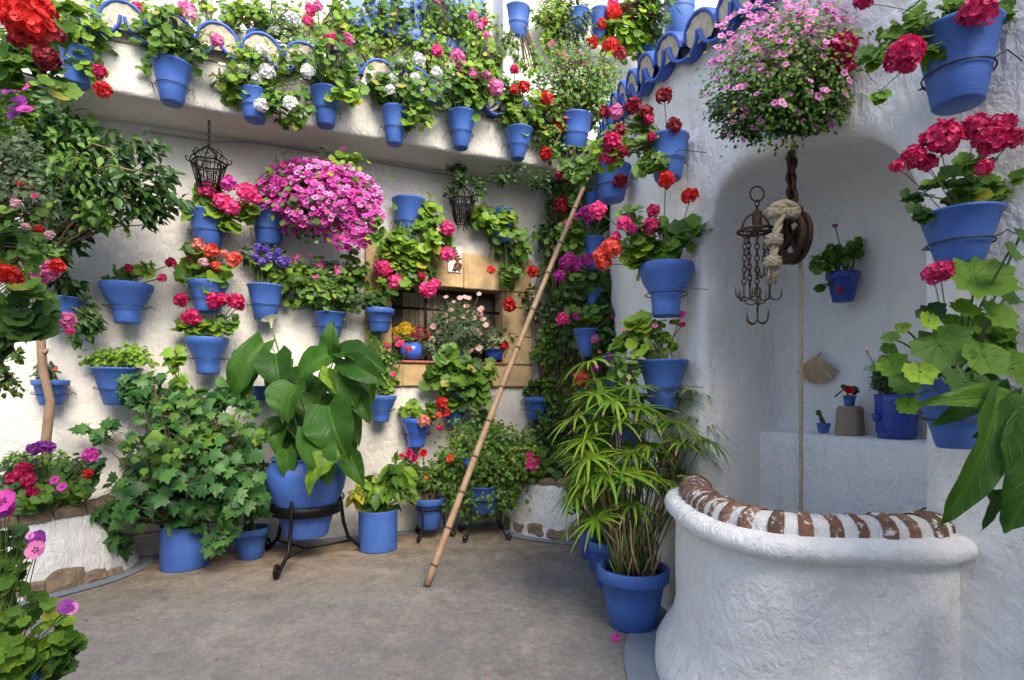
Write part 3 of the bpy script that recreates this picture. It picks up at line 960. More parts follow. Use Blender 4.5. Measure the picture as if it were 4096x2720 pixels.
blk('wood_panel', WU0 + .60, WU1 - .12, WZ1 - .20, WZ1 - .12, -dep + .06, -dep + .08, M_DWOOD, win, .004)
blk('pane', WU0 + .60, WU1 - .12, WZ0 + .10, WZ1 - .22, -dep + .055, -dep + .063, M_GLASS, win, 0)
blk('shutter', WU0 + .035, WU0 + .13, WZ0 + .035, WZ1 - .035, -dep + .03, -dep + .055, M_DWOOD, win, .004)
# curtain: folded sheet
mb = MB(); V = []; nu = 60
for i in range(2):
    for j in range(nu + 1):
        u = WU0 + .13 + (.42) * j / nu
        V.append(BW(u, WZ0 + .01 if i == 0 else WZ1 + .02, -dep - .03 + .018 * math.sin(j * .62) + .01 * math.sin(j * 1.7)))
mb.add(V, [(j, j + 1, nu + 2 + j, nu + 1 + j) for j in range(nu)])
mb.build('curtain', M_CURT, win)
zb = back_uz(427, 308)[1]; ub = back_uz(427.5, 308)[0]
m = MB(); tube(m, [BW(WU0 - .005, zb, -.06), BW(WU1 + .005, zb, -.06)], .011, 8); m.build('iron_bar', M_IRON, win)
m = MB(); tube(m, [BW(ub, WZ0, -.06), BW(ub, WZ1 + .01, -.06)], .011, 8); m.build('iron_bar', M_IRON, win)

# house tile with a brown glazed branch, set over the lintel
c0 = on_back(447.5, 272, .03); c1 = on_back(461, 272, .03); top_ = on_back(447.5, 245, .03)
w_ = (c1 - c0).length; h_ = top_.z - c0.z
root = thing('wall_tile', c0 - BN * .03, 'white glazed tile with a brown relief branch over the window lintel', 'tile')
m = MB(); boxm(m, c0 - BN * .004, BD * w_, BN * .014, (0, 0, h_), 0, .003); m.build('glazed_plate', M_WHITE, root)
m = MB()
sp = [c0 + BD * (w_ * (.5 + .22 * math.sin(t * 5))) + Vector((0, 0, h_ * (.06 + .86 * t))) + BN * .016 for t in [i / 9 for i in range(10)]]
tube(m, sp, [.010, .012, .012, .013, .013, .013, .012, .010, .008, .006], 7)
for i in range(1, 9):
    for s_ in (-1, 1):
        e = sp[i] + BD * s_ * w_ * .30 + Vector((0, 0, .022 * (1 if i > 3 else -1)))
        tube(m, [sp[i], (sp[i] + e) / 2 + BN * .006 + Vector((0, 0, .008)), e], [.007, .008, .004], 5)
m.build('relief_branch', M_BROWN, root)

# ---- terrace over the back wall: soffit and fascia in one plastered mesh
prof = [(-.05, SOF)] + [(o, SOF) for o in steps(0, OVER - .04, .09)] + [(OVER - .015, SOF + .004), (OVER, SOF + .02)] + [(OVER, z) for z in steps(SOF + .06, FAS_T, .05)] + [(OVER - .06, FAS_T + .02), (-.2, FAS_T + .10)]
UE = (Vector((.62, 4.93, 0)) - BP).dot(BD)
us = steps(-5.2, 1.35, .06); V = []
for (o, z) in prof:
    for u in us:
        p = BW(u, z, o); nz = wallnoise(p, .012) * (0 if o < 0 else 1)
        V.append(BW(u, z + (nz * .6 if z < SOF + .03 else 0), o + (nz if z > SOF else 0)))
n_ = len(us)
m = MB().add(V, [(i * n_ + j, i * n_ + j + 1, (i + 1) * n_ + j + 1, (i + 1) * n_ + j) for i in range(len(prof) - 1) for j in range(n_ - 1)])
terrace = m.build('terrace', M_WALL, None, 'white terrace overhang edged with blue trimmed roof tiles above the back wall', 'terrace')

# ---- upper wall
def upf(u, z):
    p = BW(u, z, -.12); return BW(u, z, -.12 + wallnoise(p, .012))
grid = grid_wall('upper_wall', steps(-5.2, 5.5, .1), steps(3.3, 6.6, .1), upf, M_UP, label='bright white upper wall behind the leggy geraniums of the terrace', cat='wall')
ua = back_uz(345, 10)[0]; ub_ = back_uz(493, 59)[0]; zbt = back_uz(420, 36, -.12)[1]
m = MB(); boxm(m, BW(ua, zbt - .10, -.13), BD * (ub_ - ua), BN * .10, (0, 0, .10), 0, .006)
uw = m.build('upper_window', M_BLUEW, grid)
zt = zbt + 1.5; nb = 9
for i in range(nb):
    a = ua + .03 + (ub_ - ua - .06) * i / nb; b = ua + .03 + (ub_ - ua - .06) * (i + 1) / nb
    m = MB(); boxm(m, BW(a + .012, zbt + .004, -.13), BD * (b - a - .024), BN * (.045 + .012 * (i % 2)), (0, 0, zt - zbt), 0, .005)
    m.build('board', M_BLUEW, uw)
# pilaster beside it
m = MB(); boxm(m, BW(ub_ + .04, 3.4, -.14), BD * .17, BN * .30, (0, 0, 3.2), 0, .02); m.build('pilaster', M_UP, grid)

# ---- unseen wall closing the patio behind the viewer, added to shade its near half
m = MB(); V = []; xs = steps(-6.5, 5.5, .5); zs_ = steps(0, 4.5, .5)
for z in zs_:
    for x in xs: V.append((x, -2.5 + .04 * noise.noise(Vector((x, z, 1))), z))
for x in xs: V.append((x, -3.0, zs_[-1]))
for x in xs: V.append((x, -3.0, 0))
n_ = len(xs)
m.add(V, [(i * n_ + j, i * n_ + j + 1, (i + 1) * n_ + j + 1, (i + 1) * n_ + j) for i in range(len(zs_) + 1) for j in range(n_ - 1)])
m.build('added_shade_wall', M_UP, None, 'tall white unseen wall behind the viewer, added to shade the near half of the patio', 'wall')

# ---- right wall with the niche
_ys = np.array([.3, 1.8, 2.6, 3.0, 3.25, 3.6, 4.35, 4.8, 5.4, 6.4]); _zt = np.array([2.78, 2.80, 2.80, 2.84, 2.88, 2.97, 3.10, 3.2, 3.32, 3.36])
def rtop(s): return float(np.interp(RW(s, 0).y, _ys, _zt))
arch_px = [(704, 245), (707, 222), (712, 203), (720, 186), (734, 170), (752, 159), (775, 152), (800, 145), (825, 139), (846, 136), (868, 138), (886, 147), (900, 162), (910, 182), (916, 205), (920, 240)]
arch = []
for (x, y) in arch_px:
    q = (x - 512) / F
    # on the straight part of the wall
    # RO.x + RD.x s = q (RO.y + RD.y s)
    s = (q * RO.y - RO.x) / (RD.x - q * RD.y)
    arch.append((s, EYE + (HZ - y) / F * (RO.y + RD.y * s)))
sL, sR = arch[0][0], arch[-1][0]
arch = [(sL, .15)] + [(sL, z) for z in (.6, 1.0, 1.4)] + arch + [(sR, z) for z in (1.4, 1.0, .6)] + [(sR, .15)]
sc, zc_ = (sL + sR) / 2, 1.25
def ang(p): return math.atan2(p[1] - zc_, p[0] - sc)
dense = []
for a, b in zip(arch, arch[1:] + [arch[0]]):
    for k in range(10): dense.append((a[0] + (b[0] - a[0]) * k / 10, a[1] + (b[1] - a[1]) * k / 10))
dense.sort(key=ang)
da = np.array([ang(p) for p in dense]); dr = np.array([math.hypot(p[0] - sc, p[1] - zc_) for p in dense])
R0, R1, RZ0, RZ1 = sL - .12, sR + .13, -.02, 2.44
NA = 220
angs = np.linspace(-math.pi, math.pi, NA, endpoint=False)
cor = [math.atan2(z - zc_, s - sc) for s in (R0, R1) for z in (RZ0, RZ1)]
for c_ in cor: angs[np.argmin(np.abs(angs - c_))] = c_
def arch_r(a): return float(np.interp(a, da, dr, period=2 * math.pi))
def rect_r(a):
    c, s = math.cos(a), math.sin(a); t = 9
    if c > 1e-6: t = min(t, (R1 - sc) / c)
    if c < -1e-6: t = min(t, (R0 - sc) / c)
    if s > 1e-6: t = min(t, (RZ1 - zc_) / s)
    if s < -1e-6: t = min(t, (RZ0 - zc_) / s)
    return t
ND = .60
rings = []   # (fraction rect->arch or shrink, depth)
rings.append((-.12, .012, 0))
for k in range(6): rings.append((k / 6, 0.0, 0))
br = .045
for k in range(0, 5):
    a = k / 4 * math.pi / 2
    rings.append((1.0, br * (1 - math.cos(a)), br * (1 - math.sin(a)) - 0.0))
for dd in (.12, .20, .28, .36): rings.append((1.0, dd, 0.0))
fr_ = .16
for k in range(0, 6):
    a = k / 5 * math.pi / 2
    rings.append((1.0, ND - fr_ + fr_ * math.sin(a), -fr_ * (1 - math.cos(a))))
V = []
for (f, dep_, off) in rings:
    for a in angs:
        ra, rr_ = arch_r(a), rect_r(a)
        r_ = rr_ + (ra + br - rr_) * f if f < 1 else ra + off
        if f < 0: r_ = rr_ + .03
        s, z = sc + r_ * math.cos(a), zc_ + r_ * math.sin(a)
        if f < 1 and f > 0: pass
        p = RW(s, z, dep_)
        nz = wallnoise(p, .014)
        V.append(RW(s, z, dep_ - nz) if dep_ < .05 or dep_ > ND - .05 else p + Vector((0, 0, 0)) - RD * nz * math.copysign(1, math.cos(a)) * .7)
for k in range(1, 8):                  # back of the niche
    q = 1 - k / 7
    for a in angs:
        r_ = (arch_r(a) - fr_) * q
        s, z = sc + r_ * math.cos(a), zc_ + r_ * math.sin(a)
        p = RW(s, z, ND); V.append(RW(s, z, ND - wallnoise(p, .014)))
nr = len(V) // NA
patch = MB().add(V, [(i * NA + j, i * NA + (j + 1) % NA, (i + 1) * NA + (j + 1) % NA, (i + 1) * NA + j) for i in range(nr - 1) for j in range(NA)])
def rwf(s, z):
    p = RW(s, z); under = .008 * min(1, max(0, min(s - R0, R1 - s, RZ1 - z)) / .02)
    return RW(s, z, under - wallnoise(p, .014))
def rtopf(ss, z0):
    V = []; K = 64 if z0 < 1 else 14
    for k in range(K + 1):
        for s in ss:
            zt_ = rtop(s); z = z0 + (zt_ - z0) * k / K; V.append(rwf(s, z))
    for dd in (.04, .6, 1.3):
        for s in ss: V.append(RW(s, rtop(s) + .01, dd))
    for s in ss: V.append(RW(s, -.02, 1.3))
    n = len(ss)
    patch.add(V, [(i * n + j, i * n + j + 1, (i + 1) * n + j + 1, (i + 1) * n + j) for i in range(K + 4) for j in range(n - 1)])
rtopf(steps(S_MIN, R0, .05) + [R0 + .04, R0 + .09], -.02)
rtopf(steps(R0, R1, .05), RZ1 - .08)
rtopf([R1 - .09, R1 - .04] + steps(R1, 3.6, .05), -.02)
rwall = patch.build('patio_wall', M_RWALL, None, 'white lumpy right hand wall with an arched niche behind the well', 'wall')
# shelf inside the niche
SHF, SHZ = .43, .958
prof = [(SHF + .0, .0), (SHF, .3), (SHF, .6), (SHF, .8), (SHF, SHZ - .03), (SHF + .008, SHZ - .008), (SHF + .03, SHZ), (ND + .05, SHZ)]
ss = steps(sL - .1, sR + .1, .04); V = []
for (dp, z) in prof:
    for s in ss:
        p = RW(s, z, dp); nz = wallnoise(p, .010); t = max(0, .22 - (s - sL)) ** 2 * 1.2
        V.append(RW(s, z + (nz * .3 if z >= SHZ else 0), dp - nz - t * 1.0 + (-.05 * (s - sL))))
n_ = len(ss)
MB().add(V, [(i * n_ + j, i * n_ + j + 1, (i + 1) * n_ + j + 1, (i + 1) * n_ + j) for i in range(len(prof) - 1) for j in range(n_ - 1)]).build('shelf', M_WELL, rwall)

# ---- roof tiles along both edges
def tile_mesh(kind, R, L=.42, th=.018):
    """half barrel along +Y (front at y=0), kind 'cover' arches up, 'pan' hollows up; front band painted blue"""
    m = MB(); N = 12; sg = 1 if kind == 'cover' else -1
    ys = [0, .004, .085, .09, L]
    def ringp(rad, y):
        return [(rad * math.cos(math.pi * j / N), y, sg * rad * math.sin(math.pi * j / N)) for j in range(N + 1)]
    V = []
    for y in ys: V += ringp(R if y > 0 else R - .004, y)
    for y in ys[::-1]: V += ringp(R - th if y > 0 else R - th + .004, y)
    W = N + 1; rows = len(ys) * 2
    fa, fb = [], []
    for i in range(rows - 1):
        for j in range(N):
            f = (i * W + j, i * W + j + 1, (i + 1) * W + j + 1, (i + 1) * W + j)
            blue = i in (0, 1, 2, rows - 2, rows - 3, rows - 4)
            (fa if blue else fb).append(f)
    for j in range(N): fa.append(((rows - 1) * W + j, (rows - 1) * W + j + 1, j + 1, j))
    V = np.array(V)
    base = m.n
    m.add(V, fa, 1, smooth=True)
    m.f.append((np.array(fb), 0, True))
    return m.mesh('tile', [M_TILE, M_TBLUE])
def mortar_mesh(R):
    m = MB(); N = 12
    V = [(0, .012, -.01)] + [((R - .013) * math.cos(math.pi * j / N), .012 + .004 * math.sin(j * 2.3), (R - .013) * math.sin(math.pi * j / N)) for j in range(N + 1)]
    V += [(-R * .62, .012, -R * .30), (R * .62, .012, -R * .30), (-R * .6, .075, R * .3), (R * .6, .075, R * .3), (R * .6, .075, -R * .72), (-R * .6, .075, -R * .72)]
    fs = [(0, 1 + j, 2 + j) for j in range(N)] + [(0, N + 3, 1), (0, N + 1, N + 2), (0, N + 2, N + 3), (N + 4, N + 5, N + 6, N + 7)]
    m.add(V, fs); return m.mesh('mortar', M_FILL)
def tile_row(parent, fn, spacing_list, R, tilt):
    """fn(t) -> (pos, outward dir, along dir)"""
    cov = tile_mesh('cover', R); pan = tile_mesh('pan', R * .98); mor = mortar_mesh(R)
    for k, t in enumerate(spacing_list):
        p, out, al = fn(t)
        for kind in ('cover', 'pan'):
            t2 = t if kind == 'cover' else (t + (spacing_list[k + 1] if k + 1 < len(spacing_list) else 2 * t - spacing_list[k - 1])) / 2
            p, out, al = fn(t2)
            back_ = (-out + Vector((0, 0, math.tan(tilt)))).normalized()
            x = al.normalized(); z = x.cross(back_)
            if z.z < 0: x = -x; z = x.cross(back_)
            M = Matrix((x, back_, z)).transposed()
            j = Matrix.Rotation(rnd.uniform(-.03, .03), 3, 'Z') @ Matrix.Rotation(rnd.uniform(-.03, .03), 3, 'Y')
            o = bpy.data.objects.new('roof_tile', cov if kind == 'cover' else pan); COL.objects.link(o); o.parent = parent
            lift = R * (.98 if kind == 'pan' else .66) + (.0 if kind == 'pan' else .004)
            o.matrix_local = Matrix.LocRotScale(p + z * lift + out * (.0 if kind == 'pan' else -.006) + Vector((0, 0, rnd.uniform(-.004, .004))), (M @ j).to_quaternion(), Vector((1, 1, 1)))
            if kind == 'cover':
                o = bpy.data.objects.new('mortar', mor); COL.objects.link(o); o.parent = parent
                o.matrix_local = Matrix.LocRotScale(p + z * lift - out * .004, M.to_quaternion(), Vector((1, 1, 1)))
u_c = back_uz(126, 70, OVER)[0]
def fas(t): return BW(t, FAS_T - .005, OVER + .075), BN.copy(), BD.copy()
SP = .262
ts = []
t = u_c - 7 * SP
while t < UE + .02: ts.append(t); t += SP
tile_row(terrace, fas, ts, SP * .5, math.radians(14))
def ras(s):
    a = RW(s - .02, 0); b = RW(s + .02, 0); al = (b - a).normalized(); z0 = rtop(s - .02); z1 = rtop(s + .02)
    al = Vector((al.x, al.y, (z1 - z0) / .04)).normalized()
    out = Vector((al.y, -al.x, 0)).normalized()
    return RW(s, rtop(s) - .06, -.07), out, al
ts = []; s = -2.55
while s < 2.2: ts.append(s); s += .215
tile_row(rwall, ras, ts, .215 * .5, math.radians(12))

# ---- the painted strip where floor meets wall
def strip(pts_in, pts_out, name='painted_floor_strip', z=.004):
    n = len(pts_in); V = [(p[0], p[1], z) for p in pts_in] + [(p[0], p[1], z) for p in pts_out]
    MB().add(V, [(i, i + 1, n + i + 1, n + i) for i in range(n - 1)]).build(name, M_STRIP, kind='structure')
us = steps(-3.0, .2, .1)
strip([BW(u, 0, -.02) for u in us], [BW(u, 0, .12 + .02 * noise.noise(Vector((u * 2, 0, 0)))) for u in us])
ss = steps(S_MIN + .6, 3.4, .1)
strip([RW(s, 0, .02) for s in ss], [RW(s, 0, -.13 - .015 * noise.noise(Vector((s * 2, 5, 0)))) for s in ss], z=.0055)

# ---- raised planting beds
def bed(name, label, outline, H, batter, stones_label=None, base_stones=()):
    """outline: points from wall to wall (plan)"""
    pts = []
    for a, b, c, d_ in zip([outline[0]] + outline[:-1], outline[:-1], outline[1:], outline[2:] + [outline[-1]]):
        for k in range(8):
            t = k / 8; a_, b_, c_, e_ = [Vector((q[0], q[1], 0)) for q in (a, b, c, d_)]
            pts.append(.5 * ((2 * b_) + (-a_ + c_) * t + (2 * a_ - 5 * b_ + 4 * c_ - e_) * t * t + (-a_ + 3 * b_ - 3 * c_ + e_) * t ** 3))
    pts.append(Vector((outline[-1][0], outline[-1][1], 0)))
    nn = []
    for i in range(len(pts)):
        t = (pts[min(i + 1, len(pts) - 1)] - pts[max(i - 1, 0)]).normalized(); nn.append(Vector((t.y, -t.x, 0)))
    K = 10; V = []
    for k in range(K + 1):
        z = H * k / K
        for p, q in zip(pts, nn):
            P = p + q * batter * (1 - k / K); P.z = z; V.append(P + q * wallnoise(P, .012))
    for p, q in zip(pts, nn): V.append(p - q * .10 + Vector((0, 0, H)))
    for p, q in zip(pts, nn): V.append(p - q * .11 + Vector((0, 0, H - .2)))
    n = len(pts)
    root = thing(name, (pts[n // 2].x, pts[n // 2].y, 0), label, 'planting bed')
    MB().add(V, [(i * n + j, i * n + j + 1, (i + 1) * n + j + 1, (i + 1) * n + j) for i in range(K + 2) for j in range(n - 1)]).build('plastered_body', M_WELL, root)
    # rim stones
    i = 0
    L = [0]
    for a, b in zip(pts, pts[1:]): L.append(L[-1] + (b - a).length)
    s = 0
    def at(s):
        s = max(0, min(L[-1] - 1e-6, s)); j = max(k for k in range(len(L)) if L[k] <= s); j = min(j, n - 2)
        f = (s - L[j]) / max(1e-6, L[j + 1] - L[j]); return pts[j].lerp(pts[j + 1], f), nn[j].lerp(nn[j + 1], f)
    while s < L[-1] - .04:
        w = rnd.uniform(.12, .22); e = min(s + w, L[-1])
        a, na = at(s + .004); b, nb_ = at(e - .004)
        m = MB(); N = 5; rows = [(.014, H - .006), (.022, H + .03), (.006, H + .058), (-.07, H + .062), (-.125, H + .03), (-.125, H - .01)]
        V = []
        for (o_, z) in rows:
            for j in range(N + 1):
                p, q = at(s + .004 + (e - s - .008) * j / N)
                P = p + q * o_; P.z = z; ed = -.008 if j in (0, N) else 0
                V.append(P + q * (noise.noise(P * 14) * .012 + ed) + Vector((0, 0, noise.noise(P * 11 + Vector((3, 1, 0))) * .012 + ed)))
        W = N + 1
        fs = [(i_ * W + j, i_ * W + j + 1, (i_ + 1) * W + j + 1, (i_ + 1) * W + j) for i_ in range(len(rows) - 1) for j in range(N)]
        fs += [tuple(i_ * W for i_ in range(len(rows)))[::-1], tuple(i_ * W + N for i_ in range(len(rows)))]
        m.add(V, fs, smooth=False); m.build('rim_stone', M_STONE, root)
        s = e
    # stones showing at the foot
    for (s0, w, h) in base_stones:
        a, na = at(s0); b, _ = at(s0 + w)
        m = MB(); V = []; N = 6; M_ = 4
        for r_ in range(M_ + 1):
            for j in range(N + 1):
                p, q = at(s0 + w * j / N); z = h * r_ / M_
                e_ = 0 if 0 < j < N and 0 < r_ < M_ else -.012
                P = p + q * (batter * (1 - z / H) + .012 + e_); P.z = max(0, z * (1 - .25 * abs(j / N - .4)))
                V.append(P + q * noise.noise(P * 18) * .012)
        W = N + 1
        m.add(V, [(i_ * W + j, i_ * W + j + 1, (i_ + 1) * W + j + 1, (i_ + 1) * W + j) for i_ in range(M_) for j in range(N)], smooth=False)
        m.build('foot_stone', M_STONE, root)
    so_ = MB(); cpt = sum(pts, Vector((0, 0, 0))) / n
    ip = [p - q * .11 for p, q in zip(pts, nn)]
    a0, a1 = pts[0], pts[-1]
    V = [Vector((p.x, p.y, H - .03 + .02 * noise.noise(p * 5))) for p in ip]; V.append(Vector((cpt.x, cpt.y, H)) )
    so_.add(V, [(j, j + 1, n) for j in range(n - 1)] + [(n - 1, 0, n)]); so_.build('soil', M_SOIL, root)
    strip_in = [p + q * (batter - .01) for p, q in zip(pts, nn)]; strip_out = [p + q * (batter + .10) for p, q in zip(pts, nn)]
    return root, strip_in, strip_out
BH = .42
_, si, so2 = bed('planting_bed', 'raised white bed with a rubble stone rim at the left, full of crimson geraniums',
        [(-3.9, 2.2), (-3.25, 2.45), (-2.92, 2.95), (-2.72, 3.25), (-2.60, 3.50), (-2.60, 3.74), (-2.72, 3.98)], BH, .09,
        base_stones=[(1.05, .20, .05), (1.24, .13, .09), (1.365, .20, .12), (1.56, .11, .10), (1.665, .19, .13), (1.85, .12, .08), (1.97, .10, .05)])
strip(si, so2, z=.007)
cb0 = [(-.10, 5.12), (-.03, 4.86), (.10, 4.62), (.28, 4.48), (.52, 4.40), (.84, 4.34)]
_, si, so2 = bed('planting_bed', 'low white corner bed with exposed brick foot behind the bamboo cane', cb0, BH, .05,
        base_stones=[(.10 + .17 * i, .155, .11 + .02 * (i % 2)) for i in range(7)])
strip(si, so2, z=.007)

# ---- the well
C0 = [(1.10, 2.95), (.92, 2.72), (.83, 2.56), (.782, 2.40), (.760, 2.22), (.757, 2.06), (.778, 1.93), (.83, 1.835), (.92, 1.785), (1.04, 1.765), (1.17, 1.757), (1.27, 1.768), (1.345, 1.81), (1.41, 1.89), (1.47, 2.0), (1.52, 2.1)]
cc = catmull([Vector((*q, 0)) for q in C0], 10)
cn = []
for i in range(len(cc)):
    t = (cc[min(i + 1, len(cc) - 1)] - cc[max(i - 1, 0)]).normalized(); cn.append(Vector((t.y, -t.x, 0)))
# outward must point away from the well's middle
mid = Vector((1.25, 2.2, 0))
cn = [q if (p - mid).dot(q) > 0 else -q for p, q in zip(cc, cn)]
root = thing('well', (1.0, 1.95, 0), 'rounded white lime washed well with a striped brick rim against the right wall', 'well')
prof = [(.17, -.02), (.168, .05), (.14, .11), (.10, .17), (.08, .24)] + [(.078, z) for z in (.32, .40, .48, .56)] + [(.080, .62)]
for k in range(9):                     # the swelling ledge
    a = -math.pi / 2 + math.pi * k / 8
    prof.append((.085 + .042 * math.cos(a), .672 + .038 * math.sin(a)))
prof += [(.075, .714), (.05, .712), (-.05, .712), (-.062, .66), (-.065, .3), (-.065, -.02)]
V = []
for (o_, z) in prof:
    for p, q in zip(cc, cn):
        P = p + q * o_; P.z = z; V.append(P + q * wallnoise(P, .009) * (1 if o_ > 0 else .3) + Vector((0, 0, wallnoise(P + Vector((3, 3, 3)), .005) if o_ > 0 and z > .5 else 0)))
n_ = len(cc)
MB().add(V, [(i * n_ + j, i * n_ + j + 1, (i + 1) * n_ + j + 1, (i + 1) * n_ + j) for i in range(len(prof) - 1) for j in range(n_ - 1)]).build('well_body', M_WELL, root)
# lime bedding between the rim bricks: a continuous half round
hp = [(.062 * math.cos(a) * (1.0), .706 + .062 * max(0, math.sin(a)) ** .8) for a in np.linspace(0, math.pi, 11)]
V = []
L = [0]
for a, b in zip(cc, cc[1:]): L.append(L[-1] + (b - a).length)
for (o_, z) in hp:
    for i, (p, q) in enumerate(zip(cc, cn)):
        P = p + q * o_; P.z = z + (.006 * noise.noise(P * 20)); V.append(P + q * .006 * noise.noise(P * 17))
MB().add(V, [(i * n_ + j, i * n_ + j + 1, (i + 1) * n_ + j + 1, (i + 1) * n_ + j) for i in range(len(hp) - 1) for j in range(n_ - 1)]).build('lime_bedding', M_MORT, root)
def at_c(s):
    j = min(max(k for k in range(len(L)) if L[k] <= s), n_ - 2); f = (s - L[j]) / (L[j + 1] - L[j])
    return cc[j].lerp(cc[j + 1], f), cn[j].lerp(cn[j + 1], f).normalized()
s = .14
while s < L[-1] - .14:
    w = rnd.uniform(.034, .044); m = MB(); V = []; rows = 9; r_o = .069 + rnd.uniform(-.003, .006)
    for i in range(rows):
        a = math.pi * i / (rows - 1)
        for j, e in enumerate((0, .12, .5, .88, 1)):
            p, q = at_c(min(s + w * e, L[-1] - .001)); sh = .006 if j in (0, 4) else 0
            rr_ = r_o - sh
            P = p + q * rr_ * math.cos(a); P.z = .704 + rr_ * max(0, math.sin(a)) ** .75
            V.append(P + (q * math.cos(a) + Vector((0, 0, math.sin(a)))) * noise.noise(P * 30) * .006)
    m.add(V, [(i * 5 + j, i * 5 + j + 1, (i + 1) * 5 + j + 1, (i + 1) * 5 + j) for i in range(rows - 1) for j in range(4)])
    m.build('brick', M_BRICK, root)
    s += w + rnd.uniform(.026, .040)
strip([p + q * .14 for p, q in zip(cc, cn)], [p + q * .30 for p, q in zip(cc, cn)], z=.0085)

# ============================================================ HARD OBJECTS
# bamboo cane leaning on the tiles
A = U(427, 587, 3.35); A.z = .012
B = U(609, 123, 4.12)
dirb = (B - A).normalized(); Lb = (B - A).length + .36
root = thing('bamboo_cane', A, 'long pale bamboo cane leaning from the floor onto the blue edged tiles', 'cane')
m = MB(); pts = []; rad = []
side = dirb.cross(Vector((0, 1, 0))).normalized()
for i in range(41):
    t = i / 40 * Lb; pts.append(A + dirb * t + side * .018 * math.sin(t * 1.1)); rad.append(.0215 - .009 * t / Lb + (.0015 if i % 4 == 0 else 0))
tube(m, pts, rad, 10); m.build('culm', M_BAMBOO, root)
t = .12
while t < Lb - .05:
    p = A + dirb * t + side * .018 * math.sin(t * 1.1); r = .0215 - .009 * t / Lb
    m = MB(); tube(m, [p - dirb * .008, p - dirb * .003, p + dirb * .003, p + dirb * .008], [r + .0002, r + .0035, r + .003, r + .0002], 10); m.build('node', M_NODE, root)
    if rnd.random() < .5:
        a_ = rnd.uniform(0, 6.28); o_ = side * math.cos(a_) + dirb.cross(side) * math.sin(a_)
        m = MB(); tube(m, [p + o_ * r * .5, p + o_ * (r + .016) + dirb * .01], [.006, .004], 5); m.build('twig_stub', M_NODE, root)
    t += rnd.uniform(.22, .31)

# lanterns
def lantern(label, pxc, top_px, bot_px, d, hang_py, wpx, ivy=False):
    c = U(pxc, bot_px, d); H = (bot_px - top_px) * d / F; R = wpx / 2 * d / F
    root = thing('wall_lantern', c, label, 'lantern')
    fr_ = MB(); N = 6
    def rp(r, z, k): a = 2 * math.pi * k / N + .3; return c + Vector((r * math.cos(a), r * math.sin(a), z))
    z1, z2, z3 = H * .08, H * .52, H * .72
    for (r, z, w) in ((R * .55, z1, .005), (R * .62, z1 + .02, .004), (R * .95, z2, .007), (R * .9, z2 - .02, .004)):
        tube(fr_, [rp(r, z, k) for k in range(N)], w, 5, closed=True)
    for k in range(N):
        tube(fr_, [rp(R * .55, z1, k), rp(R * .93, z2, k)], .005, 5)
        for q_ in (.25, .5, .75):
            tube(fr_, [rp(R * .55, z1, k).lerp(rp(R * .55, z1, k + 1), q_), rp(R * .93, z2, k).lerp(rp(R * .93, z2, k + 1), q_)], .0026, 4)
        # curled work between the posts
        for zc2, rr2 in ((.25, .13), (.55, .16), (.82, .15)):
            zc3 = z1 + (z2 - z1) * zc2; rad_ = R * (.55 + .38 * zc2) * .92
            p0, p1 = rp(rad_, zc3, k), rp(rad_, zc3, k + 1); mc = (p0 + p1) / 2; e = (p1 - p0).normalized(); q = R * rr2 * 1.3
            tube(fr_, [mc + e * math.cos(a) * q * .5 + Vector((0, 0, math.sin(a) * q * .5)) for a in np.linspace(0, 6.28, 9)[:-1]], .0035, 4, closed=True)
            tube(fr_, [mc + e * math.cos(a) * q + Vector((0, 0, math.sin(a) * q)) for a in np.linspace(0, 6.28, 9)[:-1]], .0028, 4, closed=True)
    fr_.build('frame', M_IRON, root)
    cr = MB()
    for k in range(N):
        tube(cr, [rp(R, z2, k), rp(R * .92, z2 + (z3 - z2) * .5, k), rp(R * .5, z3, k), rp(R * .12, H * .80, k)], .0045, 5)
        tube(cr, [rp(R * .95, z2, k), rp(R * 1.15, z2 + .01, k), rp(R * 1.2, z2 + .03, k), rp(R * 1.08, z2 + .035, k)], .004, 5)
        p0, p1 = rp(R * .8, z2 + .06, k), rp(R * .8, z2 + .06, k + 1); mc = (p0 + p1) / 2
        tube(cr, [mc + (p1 - p0).normalized() * math.cos(a) * R * .22 + Vector((0, 0, math.sin(a) * R * .22)) for a in np.linspace(0, 6.28, 9)[:-1]], .003, 4, closed=True)
        tube(cr, [rp(R * .55, z1, k), rp(R * .3, 0, k), rp(R * .4, -.02, k)], .004, 4)
    cr.build('crown', M_IRON, root)

    ch = MB(); z = H * .78; zt_ = (bot_px - hang_py) * d / F; k = 0
    tube(ch, [c + Vector((0, 0, H * .78)), c + Vector((0, 0, H * .84))], .012, 6)
    while z < zt_:
        a = Vector((1, 0, 0)) if k % 2 else Vector((0, 1, 0))
        pc = c + Vector((0, 0, z + .014))
        tube(ch, [pc + a * .008 * math.cos(q) + Vector((0, 0, .018 * math.sin(q))) for q in np.linspace(0, 6.28, 9)[:-1]], .0028, 4, closed=True)
        z += .027; k += 1
    ch.build('chain', M_IRON, root)
d1 = on_back(209, 170, .26).y
hp1 = HZ - (SOF - EYE) * F / d1
lantern('black wrought iron lantern hanging above the pink geranium, left of the two', 209, 136, 193, d1, hp1, 35)
d2 = on_back(462, 210, .22).y
hp2 = HZ - (SOF - EYE) * F / d2
lantern('black wrought iron lantern wrapped in dark ivy above the window, right of the two', 462, 176, 227, d2, hp2, 27)
# cable along the soffit
m = MB(); pts = [on_back(x, y, .03) for x, y in ((144, 131), (180, 136), (210, 141), (256, 142), (300, 147), (360, 157), (432, 172), (500, 183))]
for p in pts: p.z = min(p.z, SOF - .015)
tube(m, pts, .006, 5); m.build('cable', M_CABLE, None, 'thin grey cable running along the top of the back wall under the terrace', 'cable')

